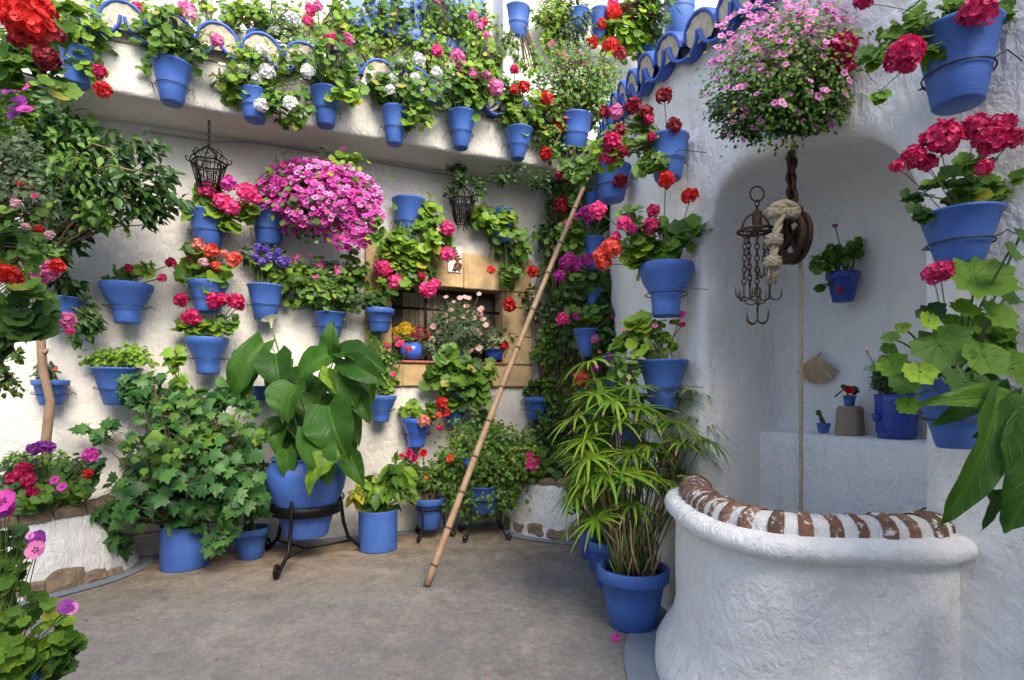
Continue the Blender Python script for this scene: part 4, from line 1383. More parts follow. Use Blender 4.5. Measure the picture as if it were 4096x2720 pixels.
# floor stands
def scroll(mb, c, ex, ez, r, turns=1.4, w=.006):
    c = Vector(c); pts = []
    for i in range(22):
        t = i / 21; a = -math.pi / 2 + t * turns * 2 * math.pi; q = r * (1 - t * .75)
        pts.append(c + ex * q * math.cos(a) + ez * (q * math.sin(a) + r))
    tube(mb, pts, w, 5); return pts[0]

# --- big urn on its iron stand
ud = 3.92
uc_ = U(306, 535, ud); fz = uc_.z
Rm = 39 * ud / F; hu = (535 - 458) * ud / F
root = thing('iron_pot_stand', (uc_.x, uc_.y, 0), 'black twisted iron stand with scroll feet carrying the big blue urn', 'stand')
zb_ = EYE - (507 - HZ) / F * ud; rb = 31.5 * ud / F
m = MB(); lathe(m, [(rb, -.035), (rb + .012, -.035), (rb + .014, 0), (rb + .012, .035), (rb, .035), (rb - .003, 0), (rb, -.035)], (uc_.x, uc_.y, zb_), 40); m.build('ring_band', M_IRON, root)
angs_ = [math.radians(a) for a in (-92, 150, 28)]
for a in angs_:
    e = Vector((math.cos(a), math.sin(a), 0)); m = MB()
    c_ = Vector((uc_.x, uc_.y, 0)); ro = .40 if a < 0 else .36
    pts = [c_ + e * (rb + .012) + Vector((0, 0, zb_ + .06)), c_ + e * (rb + .02) + Vector((0, 0, zb_)), c_ + e * (rb + .035) + Vector((0, 0, zb_ * .65)), c_ + e * (rb + .07) + Vector((0, 0, zb_ * .32)), c_ + e * (ro) + Vector((0, 0, .05)), c_ + e * (ro + .05) + Vector((0, 0, .012))]
    tube(m, pts, .013, 7)
    scroll(m, c_ + e * (ro + .05) + Vector((0, 0, .012)), e, Vector((0, 0, 1)), .045, 1.5, .009)
    m.build('leg', M_IRON, root)
    m = MB(); scroll(m, c_ + e * (rb + .015) + Vector((0, 0, zb_ + .03)), e, Vector((0, 0, 1)), .028, 1.2, .006); m.build('scroll', M_IRON, root)
m = MB()
for i in range(3):
    a, b = angs_[i], angs_[(i + 1) % 3]
    tube(m, [Vector((uc_.x + .30 * math.cos(a), uc_.y + .30 * math.sin(a), .09)), Vector((uc_.x, uc_.y, .07)), Vector((uc_.x + .30 * math.cos(b), uc_.y + .30 * math.sin(b), .09))], .007, 5)
m.build('stretcher', M_IRON, root)

def big_leaf(parent, base, tip, width, face, droop=.15, fold=.12, wave=.04, tone='mid', seed=0, shape='calla', name='leaf'):
    r = random.Random(seed); base = Vector(base); tip = Vector(tip); face = Vector(face).normalized()
    ax = tip - base; Lf = ax.length; ax /= Lf
    nrm = (face - ax * face.dot(ax)).normalized(); sd_ = ax.cross(nrm)
    NU, NV = 11, 24; V = []; uv = []
    for i in range(NV + 1):
        t = i / NV
        if shape == 'calla': w = width * .5 * ((.55 + .45 * math.sin(min(1, t / .26) * math.pi / 2)) if t < .26 else ((1 - t) / .74) ** .72 * (1 + .22 * math.sin(math.pi * (t - .26) / .74)))
        else: w = width * .5 * math.sin(math.pi * (t * .96 + .02)) ** .6
        if t > .93: w *= (1 - t) / .07 * .9 + .02
        sp_ = base + ax * (Lf * t) + nrm * (droop * Lf * math.sin(math.pi * t)) - nrm * droop * .7 * Lf * t * t
        for j in range(NU):
            s_ = (j / (NU - 1) * 2 - 1)
            back_ = 0
            if shape == 'calla' and t < .18: back_ = -abs(s_) * Lf * .12 * (1 - t / .18)
            z = fold * abs(s_) ** 1.3 * w + wave * Lf * (math.sin(t * 11 + s_ * 2 + seed) * .5 + math.sin(t * 23 + s_ * 3 + seed * 2) * .22) * abs(s_) ** 1.6 - .05 * Lf * max(0, abs(s_) - .75)
            V.append(sp_ + sd_ * s_ * w + nrm * z + ax * back_)
            uv.append((s_ * .5 * (w / (width * .5 + 1e-6)), t))
    fs = [(i * NU + j, i * NU + j + 1, (i + 1) * NU + j + 1, (i + 1) * NU + j) for i in range(NV) for j in range(NU - 1)]
    MB().add(V, fs, 0, uv).build(name, LM(tone, 'pinn'), parent)

root = thing('potted_plant', (uc_.x, uc_.y, fz), 'large blue urn of broad arum leaves with one cream bloom, on the iron stand', 'potted plant')
m = MB()
lathe(m, [(.001, 0), (Rm * .52, 0), (Rm * .54, .01), (Rm * .62, hu * .18), (Rm * .74, hu * .38), (Rm * .93, hu * .60), (Rm * 1.0, hu * .76), (Rm * .97, hu * .87), (Rm * .82, hu * .965), (Rm * .80, hu * .985), (Rm * .86, hu * 1.01), (Rm * .82, hu * 1.02), (Rm * .74, hu * .98), (Rm * .70, hu * .92)], uc_ , 48, 0, (0, 0), .008, 3)
m.build('urn', M_BLUE, root)
m = MB(); m.add([(uc_.x, uc_.y, fz + hu * .95)] + [(uc_.x + Rm * .76 * math.cos(a), uc_.y + Rm * .76 * math.sin(a), fz + hu * .93) for a in np.linspace(0, 6.28, 21)[:-1]], [(0, 1 + j, 1 + (j + 1) % 20) for j in range(20)]); m.build('soil', M_SOIL, root)
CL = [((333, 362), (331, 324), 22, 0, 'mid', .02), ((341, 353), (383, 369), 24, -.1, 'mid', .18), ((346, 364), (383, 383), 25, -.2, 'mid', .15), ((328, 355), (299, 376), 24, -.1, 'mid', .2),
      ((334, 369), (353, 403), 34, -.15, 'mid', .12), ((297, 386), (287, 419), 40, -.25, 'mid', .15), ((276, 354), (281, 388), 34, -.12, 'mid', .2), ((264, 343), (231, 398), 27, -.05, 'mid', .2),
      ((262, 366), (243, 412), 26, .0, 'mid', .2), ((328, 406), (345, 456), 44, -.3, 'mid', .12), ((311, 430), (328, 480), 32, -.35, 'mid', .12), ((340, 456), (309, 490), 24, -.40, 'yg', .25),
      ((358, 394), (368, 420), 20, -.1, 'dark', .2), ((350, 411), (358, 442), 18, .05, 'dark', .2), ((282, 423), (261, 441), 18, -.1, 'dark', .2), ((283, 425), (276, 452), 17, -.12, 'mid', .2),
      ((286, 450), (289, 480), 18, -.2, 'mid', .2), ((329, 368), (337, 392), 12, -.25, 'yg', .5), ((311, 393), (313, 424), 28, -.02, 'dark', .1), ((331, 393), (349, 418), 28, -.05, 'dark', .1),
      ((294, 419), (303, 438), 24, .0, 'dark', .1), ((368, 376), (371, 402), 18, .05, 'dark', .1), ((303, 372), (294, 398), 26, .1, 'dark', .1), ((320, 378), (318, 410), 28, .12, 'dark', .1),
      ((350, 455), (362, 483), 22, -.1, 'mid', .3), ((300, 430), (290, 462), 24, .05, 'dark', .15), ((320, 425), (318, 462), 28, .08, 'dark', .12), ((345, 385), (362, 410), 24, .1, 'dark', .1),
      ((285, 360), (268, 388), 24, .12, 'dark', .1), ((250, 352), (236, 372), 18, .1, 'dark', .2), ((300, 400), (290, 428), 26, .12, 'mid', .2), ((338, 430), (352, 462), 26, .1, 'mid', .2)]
stm = MB(); ctr = Vector((uc_.x, uc_.y, fz + hu * .93))
for i, (b, t, w, dz, tone, fold) in enumerate(CL):
    tone = 'arum' if tone == 'mid' else tone
    bb = U(b[0], b[1], ud + dz + .03); tt = U(t[0], t[1], ud + dz - .05)
    tt = bb + (tt - bb) * 1.12
    big_leaf(root, bb, tt, w * ud / F * 1.06, Vector((.35 * math.sin(i * 2.1), -1, .35 + .3 * math.sin(i * 1.3))), .16, .25 + fold * 1.8, .07, tone, i * 7 + 1)
    s0 = ctr + Vector((rnd.uniform(-.07, .07), rnd.uniform(-.06, .06), 0))
    tube(stm, curve_pts(s0, bb, .06, 7), [.008, .0075, .007, .0065, .006, .0055, .005], 6)
stm.build('leaf_stalks', M_STEM, root)
m = MB(); tip = U(271.5, 328, ud - .05)
tube(m, curve_pts(ctr, tip, .1, 8), .006, 6); m.build('flower_stalk', M_STEM, root)
m = MB(); V = []; NR = 8; NA_ = 16
ax = Vector((.02, -.1, 1)).normalized()
for i in range(NR):
    t = i / (NR - 1)
    for j in range(NA_):
        a = 2 * math.pi * j / NA_; rr_ = .006 + .044 * t ** 2.2 * (1 + .55 * max(0, math.cos(a - 2.8)) )
        zz = .085 * t - (.030 * t ** 4 * (.3 + max(0, math.cos(a - 2.8)))) + (.015 * t * max(0, math.cos(a + .4)))
        V.append(tip + Vector((rr_ * math.cos(a), rr_ * math.sin(a), zz)))
m.add(V, [(i * NA_ + j, i * NA_ + (j + 1) % NA_, (i + 1) * NA_ + (j + 1) % NA_, (i + 1) * NA_ + j) for i in range(NR - 1) for j in range(NA_)]); m.build('spathe', FM('cream'), root)
m = MB(); tube(m, [tip + Vector((0, 0, .01)), tip + Vector((0, 0, .07))], [.005, .004], 6); m.build('spadix', FM('yellow'), root)

# --- small stands
def small_stand(label, cx, rimy, wpx, d, zr, nlegs=3, ph=0):
    c = U(cx, rimy, d); R = wpx / 2 * d / F
    root = thing('iron_pot_stand', (c.x, c.y, 0), label, 'stand')
    m = MB(); tube(m, [Vector((c.x + R * math.cos(a), c.y + R * math.sin(a), zr)) for a in np.linspace(0, 6.28, 25)[:-1]], .006, 6, closed=True); m.build('ring', M_IRON, root)
    for k in range(nlegs):
        a = ph + 2 * math.pi * k / nlegs; e = Vector((math.cos(a), math.sin(a), 0)); cc_ = Vector((c.x, c.y, 0)); m = MB()
        pts = [cc_ + e * R + Vector((0, 0, zr + .03)), cc_ + e * R + Vector((0, 0, zr * .6)), cc_ + e * (R + .01) + Vector((0, 0, zr * .3)), cc_ + e * (R + .05) + Vector((0, 0, .02)), cc_ + e * (R + .07) + Vector((0, 0, .008))]
        tube(m, pts, .0065, 6); scroll(m, pts[-1], e, Vector((0, 0, 1)), .028, 1.3, .006); m.build('leg', M_IRON, root)
    return root
d5 = on_back(430, 515, .30).y
small_stand('small black iron tripod holding the blue pot of crimson mini roses', 429.5, 508, 28, d5, EYE - (508 - HZ) / F * d5, 3, -1.9)
d6 = on_back(484, 470, .42).y
small_stand('thin black iron stand under the clipped green bush by the back wall', 484, 500, 42, d6, EYE - (498 - HZ) / F * d6, 4, -.6)

# --- niche things: pulley, grapnel, ropes
dn = RW(.45, 0, .30).y
def nU(px, py, dz=0.0): return U(px, py, 2.32 + dz)
K_ = lambda px: px * 2.32 / F
root = thing('well_pulley', nU(794, 262), 'rusty spoked pulley wheel hanging on a chain in the niche', 'pulley')
wc = nU(792, 238); Rw = K_(23.5)
xa = Vector((.10, -.995, 0)).normalized(); za = Vector((0, 0, 1)); ya = xa.cross(za)
def wring(r, o): return [wc + xa * math.cos(a) * r + za * math.sin(a) * r + ya * o for a in np.linspace(0, 2 * math.pi, 33)[:-1]]
m = MB()
for o_, r_ in ((-.016, Rw), (.016, Rw), (0, Rw * .88)): tube(m, wring(r_, o_), .012, 7, closed=True)
tube(m, wring(Rw * .74, 0), .012, 6, closed=True)
for k in range(4):
    a = k * math.pi / 2 + .5; tube(m, [wc, wc + (xa * math.cos(a) + za * math.sin(a)) * Rw * .8], [.016, .012], 6)
tube(m, [wc - ya * .03, wc + ya * .03], .022, 10)
m.build('wheel', M_RUST, root)
m = MB()
for sgn in (-1, 1):
    tube(m, [wc + ya * .035 * sgn - za * .02, wc + ya * .04 * sgn + za * Rw * .7, wc + ya * .038 * sgn + za * Rw * 1.25, wc + za * Rw * 1.55], [.014, .013, .012, .010], 6)
m.build('fork', M_RUST, root)
m = MB(); hc = nU(793, 199); tube(m, [hc + xa * math.cos(a) * K_(6) + za * math.sin(a) * K_(8) for a in np.linspace(0, 6.28, 17)[:-1]], .009, 6, closed=True); m.build('shackle', M_RUST, root)
m = MB(); z0 = nU(791, 192).z; zt_ = nU(791, 152).z; k = 0; z = z0
xx = nU(791.5, 192)
while z < zt_:
    a = xa if k % 2 else ya; pc = Vector((xx.x, xx.y, z)) + xa * .004 * math.sin(k * 2)
    tube(m, [pc + a * .016 * math.cos(q) + za * .024 * math.sin(q) for q in np.linspace(0, 6.28, 11)[:-1]], .009, 5, closed=True)
    z += .030; k += 1
m.build('chain', M_RUST, root)
def chain(mb, a, b, w=.008, r=.0028, step=.022):
    a = Vector(a); b = Vector(b); Lc = (b - a).length; dn_ = (b - a).normalized(); s1 = dn_.orthogonal().normalized(); s2 = dn_.cross(s1); n = int(Lc / step)
    for i in range(n):
        c = a + dn_ * (i + .5) * Lc / n; s = s1 if i % 2 else s2
        tube(mb, [c + s * w * math.cos(q) + dn_ * step * .72 * math.sin(q) for q in np.linspace(0, 6.28, 10)[:-1]], r, 4, closed=True)
def hookset(mb, c, r=.03, h=.045, n=3, ph=0):
    c = Vector(c)
    for k in range(n):
        a = ph + 2 * math.pi * k / n; e = Vector((math.cos(a), math.sin(a), 0))
        pts = [c + Vector((0, 0, h * .9)), c + Vector((0, 0, h * .1))] + [c + e * (r * .5 - r * .5 * math.cos(q)) * 1.2 + Vector((0, 0, -r * .5 * math.sin(q))) for q in np.linspace(.4, 3.14, 6)] + [c + e * r * 1.25 + Vector((0, 0, h * .55))]
        tube(mb, pts, [.003] * (len(pts) - 1) + [.001], 5)
root = thing('well_grapnel', nU(757, 322, .02), 'rusty grapnel with a top ring and hooks on thin chains in the niche', 'grapnel')
m = MB(); rc = nU(757, 194); tube(m, [rc + Vector((1, 0, 0)) * K_(7) * math.cos(q) + za * K_(7.5) * math.sin(q) for q in np.linspace(0, 6.28, 25)[:-1]], .0035, 6, closed=True); m.build('top_ring', M_RUST, root)
m = MB(); chain(m, nU(757, 201), nU(757, 212)); tube(m, [nU(757, 211), nU(757, 238)], .006, 6); m.build('shank', M_RUST, root)
pc = nU(756, 231); Rp = K_(17)
m = MB(); tube(m, [pc + Vector((math.cos(q) * Rp, math.sin(q) * Rp, 0)) for q in np.linspace(0, 6.28, 31)[:-1]], .006, 6, closed=True)
tube(m, [pc - Vector((Rp, 0, 0)), pc + Vector((Rp, 0, 0))], .006, 5); tube(m, [pc - Vector((0, Rp, 0)), pc + Vector((0, Rp, 0))], .006, 5); m.build('plate_ring', M_RUST, root)
m = MB(); R2 = K_(14); tube(m, [pc + Vector((R2 * math.cos(q), 0, R2 * 1.25 * math.sin(q))) for q in np.linspace(0, 3.1416, 15)], .005, 5); m.build('bow', M_RUST, root)
m = MB(); lathe(m, [(.018, 0), (.020, .04), (.018, .075), (.001, .08)], nU(757, 230), 10); m.build('weight', M_RUST, root)
for (x0, x1, y1, dz) in ((745, 744, 284, -.04), (748, 750, 286, .03), (757, 757, 290, -.06), (766, 764, 262, .03), (768, 770, 285, -.02)):
    m = MB(); chain(m, nU(x0, 232, dz), nU(x1, y1, dz)); m.build('hook_chain', M_RUST, root)
    m = MB(); hookset(m, nU(x1, y1 + 10, dz), .038, .05, 3, x0 * .3); m.build('hook', M_RUST, root)
m = MB(); rc = nU(757.5, 292, -.06); tube(m, [rc + Vector((1, 0, 0)) * K_(3.2) * math.cos(q) + za * K_(4.5) * math.sin(q) for q in np.linspace(0, 6.28, 15)[:-1]], .003, 5, closed=True)
tube(m, [nU(757.5, 296, -.06), nU(757.5, 312, -.06)], .004, 5); m.build('lower_link', M_RUST, root)
m = MB(); hookset(m, nU(757.5, 318, -.06), .045, .06, 4, .4); m.build('hook', M_RUST, root)

def rope(mb, pts, r, twist=60, n=3):
    """laid rope: strands wound round the path"""
    P = []
    for a, b in zip(pts, pts[1:]):
        k = max(2, int((b - a).length / .008))
        P += [a.lerp(b, i / k) for i in range(k)]
    P.append(pts[-1])
    for s in range(n):
        q = []; ln = 0
        for i, p in enumerate(P):
            t = (P[min(i + 1, len(P) - 1)] - P[max(0, i - 1)]).normalized(); e = t.orthogonal().normalized(); f = t.cross(e)
            if abs(t.z) > .5: e = Vector((1, 0, 0)) - t * t.x; e.normalize(); f = t.cross(e)
            a = ln * twist + s * 2 * math.pi / n; q.append(p + (e * math.cos(a) + f * math.sin(a)) * r * .5)
            if i + 1 < len(P): ln += (P[i + 1] - p).length
        tube(mb, q, r * .62, 5)
m = MB(); a = nU(801, 262) ; rope(m, [a, Vector((a.x, a.y, .25))], .0082, 95)
m.build('well_rope', M_ROPE, None, 'straight hemp rope dropping from the pulley wheel into the well', 'rope')
root = thing('knotted_rope', nU(775, 275, -.1), 'thick knotted white rope hanging over the pulley with a frayed end', 'rope')
m = MB()
path = [nU(768, 216, -.07), nU(775, 207, -.10), nU(785, 205, -.10), nU(794, 208, -.06), nU(797, 217, -.02)]
rope(m, path, .022, 45)
rope(m, [nU(785, 206, -.10), nU(780, 218, -.11), nU(776, 234, -.11), nU(774, 252, -.11), nU(773, 268, -.11)], .016, 50)
m.build('rope_strand', M_ROPE, root)
for (x, y, rk) in ((775, 213, 7), (792, 213, 8), (774, 240, 9.5), (773, 262, 9.5)):
    m = MB(); c = nU(x, y, -.11); R = K_(rk)
    for k in range(4):
        a0 = k * .8; e1 = Vector((math.cos(a0), math.sin(a0), .5)).normalized(); e2 = e1.cross(Vector((.3, .2, 1))).normalized()
        pts = [c + e1 * R * .62 * math.cos(q) + e2 * R * .62 * math.sin(q) for q in np.linspace(0, 6.28, 15)]
        rope(m, pts, .011, 60)
    m.build('knot', M_ROPE, root)
m = MB()
for k in range(26):
    x = rnd.uniform(768, 778); e = nU(x + rnd.uniform(-2, 2), rnd.uniform(275, 288), -.11 + rnd.uniform(-.015, .015))
    tube(m, [nU(773 + (x - 773) * .4, 265, -.11), nU(x, 272, -.11), e], [.004, .003, .001], 4)
m.build('frayed_end', M_ROPE, root)

# shelf things
def on_shelf(px, dep_=.52):
    q = (px - 512) / F; s = None
    o = RO + RI * dep_
    t = (o.x * 1 - q * o.y) / (q * RD.y - RD.x)
    return Vector((o.x + RD.x * t, o.y + RD.y * t, SHZ))
p = on_shelf(849.5, .50); k = p.y / F
root = thing('stone_block', p, 'rounded beige stone block standing on the niche shelf', 'stone block')
m = MB(); lathe(m, [(.001, 0), (12.2 * k, 0), (12.6 * k, .01), (12.2 * k, 14 * k), (12 * k, 26 * k), (10.5 * k, 29 * k), (.001, 29.5 * k)], p, 20, 0, (0, 0), .16, 4); m.build('stone', M_TUFA, root)
BLK_TOP = SHZ + 29.5 * k

# scallop shell plaque
c = place(818, 368, 'n', .02); k = c.y / F
root = thing('shell_plaque', c, 'ochre clay scallop shell hung on the niche wall beside the rope', 'shell')
m = MB(); V = []; N = 36; M_ = 7
al = RD.copy()
for i in range(M_ + 1):
    t = i / M_
    for j in range(N + 1):
        a = math.radians(-50 + 100 * j / N * 1.0) ; a2 = a * 1.05
        r = (31 * k) * t * (1 + .05 * math.cos(j * math.pi / 2) * t) * (1.0 - .10 * abs(a))
        x = r * math.sin(a2 * 1.0) * .98; z = 13 * k - r * math.cos(a2) * .92
        h = .022 * math.sin(math.pi * min(1, .15 + t * .8)) + .006 * math.cos(j * math.pi / 2) * t
        V.append(c + al * x * 1.0 + Vector((0, 0, z)) - RI * h)
W = N + 1
m.add(V, [(i * W + j, i * W + j + 1, (i + 1) * W + j + 1, (i + 1) * W + j) for i in range(M_) for j in range(N)]); m.build('shell', M_SHELL, root)
m = MB(); tube(m, [c + Vector((0, 0, 9 * k)) - RI * .01, c + Vector((0, 0, 13 * k)), c + Vector((0, 0, 15 * k)) + RI * .02], .003, 5); m.build('hook', M_WIRE, root)

# ============================================================ PLANTS
G1 = 'blue pots hung along the terrace edge'
G2 = 'blue pots hung on the back wall'
G3 = 'blue pots hung on the right hand wall'
G4 = 'pots standing on the patio floor'
ge = 'ger'
# ---- terrace edge
wall_plant('yellow green trailing geranium with two red heads at the left end of the terrace', 'f', (77, 50, 30, 85, 20),
    [(78, 32, 26, 26, 8, ge, 'yg'), (88, 62, 16, 18, 8, ge, 'yg'), (60, 25, 20, 20, 9, ge, 'mid')],
    [(100, 72, 13, 'crimson'), (103, 90, 17, 'red')], group=G1)
wall_plant('blue pot with pale pink geranium, second from the left along the terrace edge', 'f', (171.5, 64, 36, 102, 20),
    [(172, 46, 36, 24, 9, ge, 'mid', 1.2), (165, 25, 26, 20, 8, ge, 'mid')], [(187, 10, 17, 'pink'), (158, 20, 11, 'pink'), (217, 41, 13, 'pink'), (191, 16, 12, 'palepink')], group=G1)
wall_plant('white geranium spilling over its blue pot on the terrace edge', 'f', (255, 92, 28, 120, 20),
    [(236, 84, 20, 20, 8, ge, 'yg'), (285, 100, 24, 20, 7, ge, 'mid'), (262, 66, 28, 20, 7, ge, 'yg'), (298, 112, 10, 12, 7, ge, 'mid')],
    [(245, 70, 13, 'white'), (267, 72, 15, 'white'), (261, 105, 13, 'white'), (291, 104, 15, 'white'), (293, 19, 13, 'white'), (261, 50, 12, 'white'), (308, 72, 13, 'white'), (257, 79, 11, 'white')], group=G1)
wall_plant('blue pot with tall pink geranium between white ones on the terrace edge', 'f', (326, 91, 30, 125, 17),
    [(325, 62, 32, 32, 8, ge, 'mid'), (340, 92, 22, 18, 9, ge, 'yg', 1.2)], [(347, 40, 13, 'pink'), (328, 45, 11, 'pink'), (330, 36, 10, 'hotpink'), (308, 21, 10, 'hotpink'), (311, 10, 11, 'hotpink'), (318, 6, 9, 'pink')], group=G1)
wall_plant('white geranium pot in the middle of the terrace edge', 'f', (395, 109.5, 27, 143.5, 15),
    [(405, 88, 34, 22, 7, ge, 'mid'), (422, 112, 20, 18, 7, ge, 'yg'), (380, 95, 18, 14, 7, ge, 'mid')],
    [(353, 80, 13, 'white'), (392, 81, 14, 'white'), (401, 65, 12, 'white'), (419, 60, 12, 'white'), (415, 78, 10, 'white'), (437, 73, 11, 'white'), (390, 90, 10, 'white')], group=G1)
wall_plant('blue pot with a fan of light pink geraniums on the terrace edge', 'f', (462, 114, 30, 147, 14),
    [(460, 92, 32, 24, 7, ge, 'mid', 1.2), (482, 78, 18, 24, 7, ge, 'yg')], [(437, 51, 11, 'hotpink'), (458, 57, 14, 'pink'), (462, 67, 13, 'pink'), (472, 75, 12, 'pink'), (486, 77, 11, 'pink'), (496, 88, 16, 'pink'), (473, 17, 10, 'pink'), (480, 26, 7, 'pink'), (486, 35, 7, 'pink')], group=G1)
wall_plant('blue pot with small red geraniums at the right end of the terrace edge', 'f', (519, 130, 28, 158, 13),
    [(522, 112, 24, 18, 7, ge, 'yg', 1.2), (512, 92, 15, 20, 7, ge, 'mid')], [(524, 87, 12, 'red'), (514, 90, 9, 'red'), (518.5, 109, 8, 'crimson'), (546, 98, 14, 'red'), (514, 70, 9, 'crimson')], group=G1)

# ---- leggy plants growing on the terrace above
def upper(label, pot, blobs, fl, d, tone_group='leggy geraniums growing up on the terrace', surf=None):
    blobs = [(x, y, rx * 1.1, ry * 1.1, lp, t, 'yg' if tn == 'mid' and i % 2 == 0 else tn, dn[0] * 1.45 if dn else 1.3) for i, (x, y, rx, ry, lp, t, tn, *dn) in enumerate(blobs)]
    return wall_plant(label, d if surf is None else surf, pot, blobs, fl, 'cone', indiv=False, ring=surf is not None, group=tone_group, woody=True)
upper('loose green geranium at the left end of the terrace, half behind the tiles', (112, 42, 22, 62, 14), [(112, 16, 38, 22, 8, ge, 'mid'), (135, 34, 22, 18, 7, ge, 'yg')], [(137, 8, 10, 'hotpink')], 4.0)
upper('pale leggy geranium left of the first white bloom on the terrace', (215, 55, 20, 75, 13), [(215, 18, 34, 26, 7, 'round', 'yg', .6), (232, 45, 20, 22, 6, 'round', 'mid', .6)], [(196, 5, 9, 'hotpink')], 4.35)
upper('blue pot on the upper wall with bare trailing stems of pale leaves', (260, 36, 26, 64, 18), [(262, 14, 26, 18, 7, ge, 'yg', .6), (282, 40, 24, 28, 6, 'round', 'mid', .5)], [(275, 30, 10, 'white'), (252, 45, 11, 'white')], 0, surf='u')
upper('tangled light green shrub above the tall pink geranium', (300, 66, 20, 84, 13), [(300, 28, 26, 30, 6, 'small', 'yg', .7), (345, 20, 26, 24, 7, ge, 'yg', .7)], [(300, 3, 9, 'pink')], 4.6)
upper('leggy green shrub under the left end of the blue upper boards', (378, 84, 20, 100, 13), [(372, 50, 30, 32, 6, 'small', 'mid', .8), (390, 18, 28, 22, 7, ge, 'mid', .7)], [(360, 62, 8, 'white')], 4.75)
upper('dense green shrub climbing in front of the blue upper boards', (430, 92, 20, 108, 13), [(425, 48, 28, 34, 6, 'small', 'mid', .9), (440, 15, 28, 22, 6, 'small', 'mid', .9)], [(437, 4, 8, 'pink')], 4.9)
upper('thin pink flowered bush at the right end of the blue upper boards', (474, 92, 18, 108, 12), [(474, 38, 20, 36, 6, 'small', 'mid', .8), (486, 62, 18, 20, 6, 'round', 'yg', .7)], [(484, 22, 8, 'hotpink'), (489, 55, 8, 'pink')], 4.95)
upper('blue pot on the upper wall right of the white pilaster with bare vines', (517, 10, 27, 39, 20), [(530, 60, 12, 12, 7, 'small', 'mid', .6), (508, 50, 10, 22, 6, 'small', 'mid', .7)], [(513, 20, 6, 'pink')], 0, surf='u')
upper('fine leaved yellow green trailer hanging high beside the white wall', (578, 14, 26, 30, 18), [(552, 16, 20, 18, 5, 'small', 'yg', 1.1), (572, 22, 18, 26, 5, 'small', 'grey', 1.1), (553, 40, 10, 18, 5, 'small', 'yg', .7)], [(545, 18, 6, 'pink'), (551, 45, 7, 'pink')], 0, surf='u')
upper('bright red geranium in a blue pot high in the corner', (600, 12, 22, 40, 13), [(632, 22, 24, 22, 8, ge, 'mid', 1.3), (618, 38, 22, 14, 8, ge, 'yg', 1.2), (655, 15, 16, 22, 8, ge, 'dark', 1.3)],
      [(613, 14, 18, 'brightred'), (602, 24, 10, 'brightred'), (627, 17, 11, 'red'), (613, 3, 11, 'hotpink'), (628, 6, 7, 'pink')], 0, surf='u')
upper('large tall blue pot on the upper wall behind the right hand tiles', (680, -26, 34, 40, 27), [], [], 0, surf='u')
upper('square blue pot behind the tiles beside the cane tip', (649, 40, 24, 71, 22), [(632, 46, 14, 10, 8, ge, 'yg')], [], 0, surf='u')
# dianthus like bush in the corner
wall_plant('wide fine leaved green bush dotted with pink blooms over the corner of the terrace', 'f', (575, 118, 36, 150, 22),
    [(575, 78, 42, 34, 5, 'small', 'mid', 1.1), (555, 108, 34, 26, 5, 'small', 'mid', 1.1), (598, 95, 24, 30, 5, 'small', 'mid', 1.1), (552, 140, 22, 18, 5, 'small', 'mid'), (572, 158, 18, 22, 6, ge, 'mid', .7)],
    [(563, 55, 9, 'hotpink', 's'), (569, 60, 9, 'pink', 's'), (582, 55, 9, 'pink', 's'), (585, 65, 8, 'hotpink', 's'), (572, 69, 9, 'pink', 's'), (605, 72, 8, 'hotpink', 's'), (569, 110, 9, 'pink', 's'), (567, 117, 8, 'hotpink', 's'),
     (592, 43, 12, 'red'), (610, 46, 15, 'red'), (620, 54, 13, 'darkred'), (561, 127, 13, 'red'), (554, 118, 10, 'crimson'), (545.5, 154, 13, 'red'), (561, 176, 10, 'darkred'), (575, 65, 8, 'pink', 's'), (560, 68, 8, 'hotpink', 's')],
    indiv=False, woody=True)

# ---- back wall
wall_plant('pink geranium with yellow green leaves under the left lantern', 'b', (208, 212, 36, 246, 23),
    [(213, 204, 22, 14, 13, ge, 'yg', 1.1), (245, 212, 12, 10, 13, ge, 'yg'), (205, 190, 12, 8, 11, ge, 'yg'), (218, 220, 18, 10, 13, ge, 'yg')],
    [(207, 189, 17, 'hotpink'), (222, 202, 16, 'hotpink'), (232, 207, 16, 'hotpink'), (247, 193, 20, 'hotpink'), (229, 184, 15, 'magenta'), (256, 199, 12, 'hotpink')], group=G2)
wall_plant('huge mound of magenta petunias bursting from a blue pot left of the window', 'b', (269, 211, 33, 245, 22),
    [(320, 197, 60, 40, 6, 'round', 'mid', .8), (345, 165, 22, 14, 7, 'round', 'yg', 1.1), (375, 225, 10, 14, 7, 'round', 'mid')], [(343, 149, 5, 'magenta', 's')],
    sf=[(318, 198, 61, 38, 400, 6.6, 'magenta', 's'), (318, 198, 58, 36, 260, 6.4, 'petunia', 's'), (362, 212, 20, 34, 90, 6.5, 'magenta', 's'), (300, 192, 40, 26, 60, 6, 'hotpink', 's'), (268, 192, 16, 12, 50, 6.3, 'magenta', 's'), (292, 170, 20, 8, 36, 6.3, 'petunia', 's'), (350, 240, 22, 10, 50, 6.4, 'magenta', 's'), (375, 205, 10, 20, 24, 6, 'petunia', 's')], indiv=False, dd=-.03, group=G2)
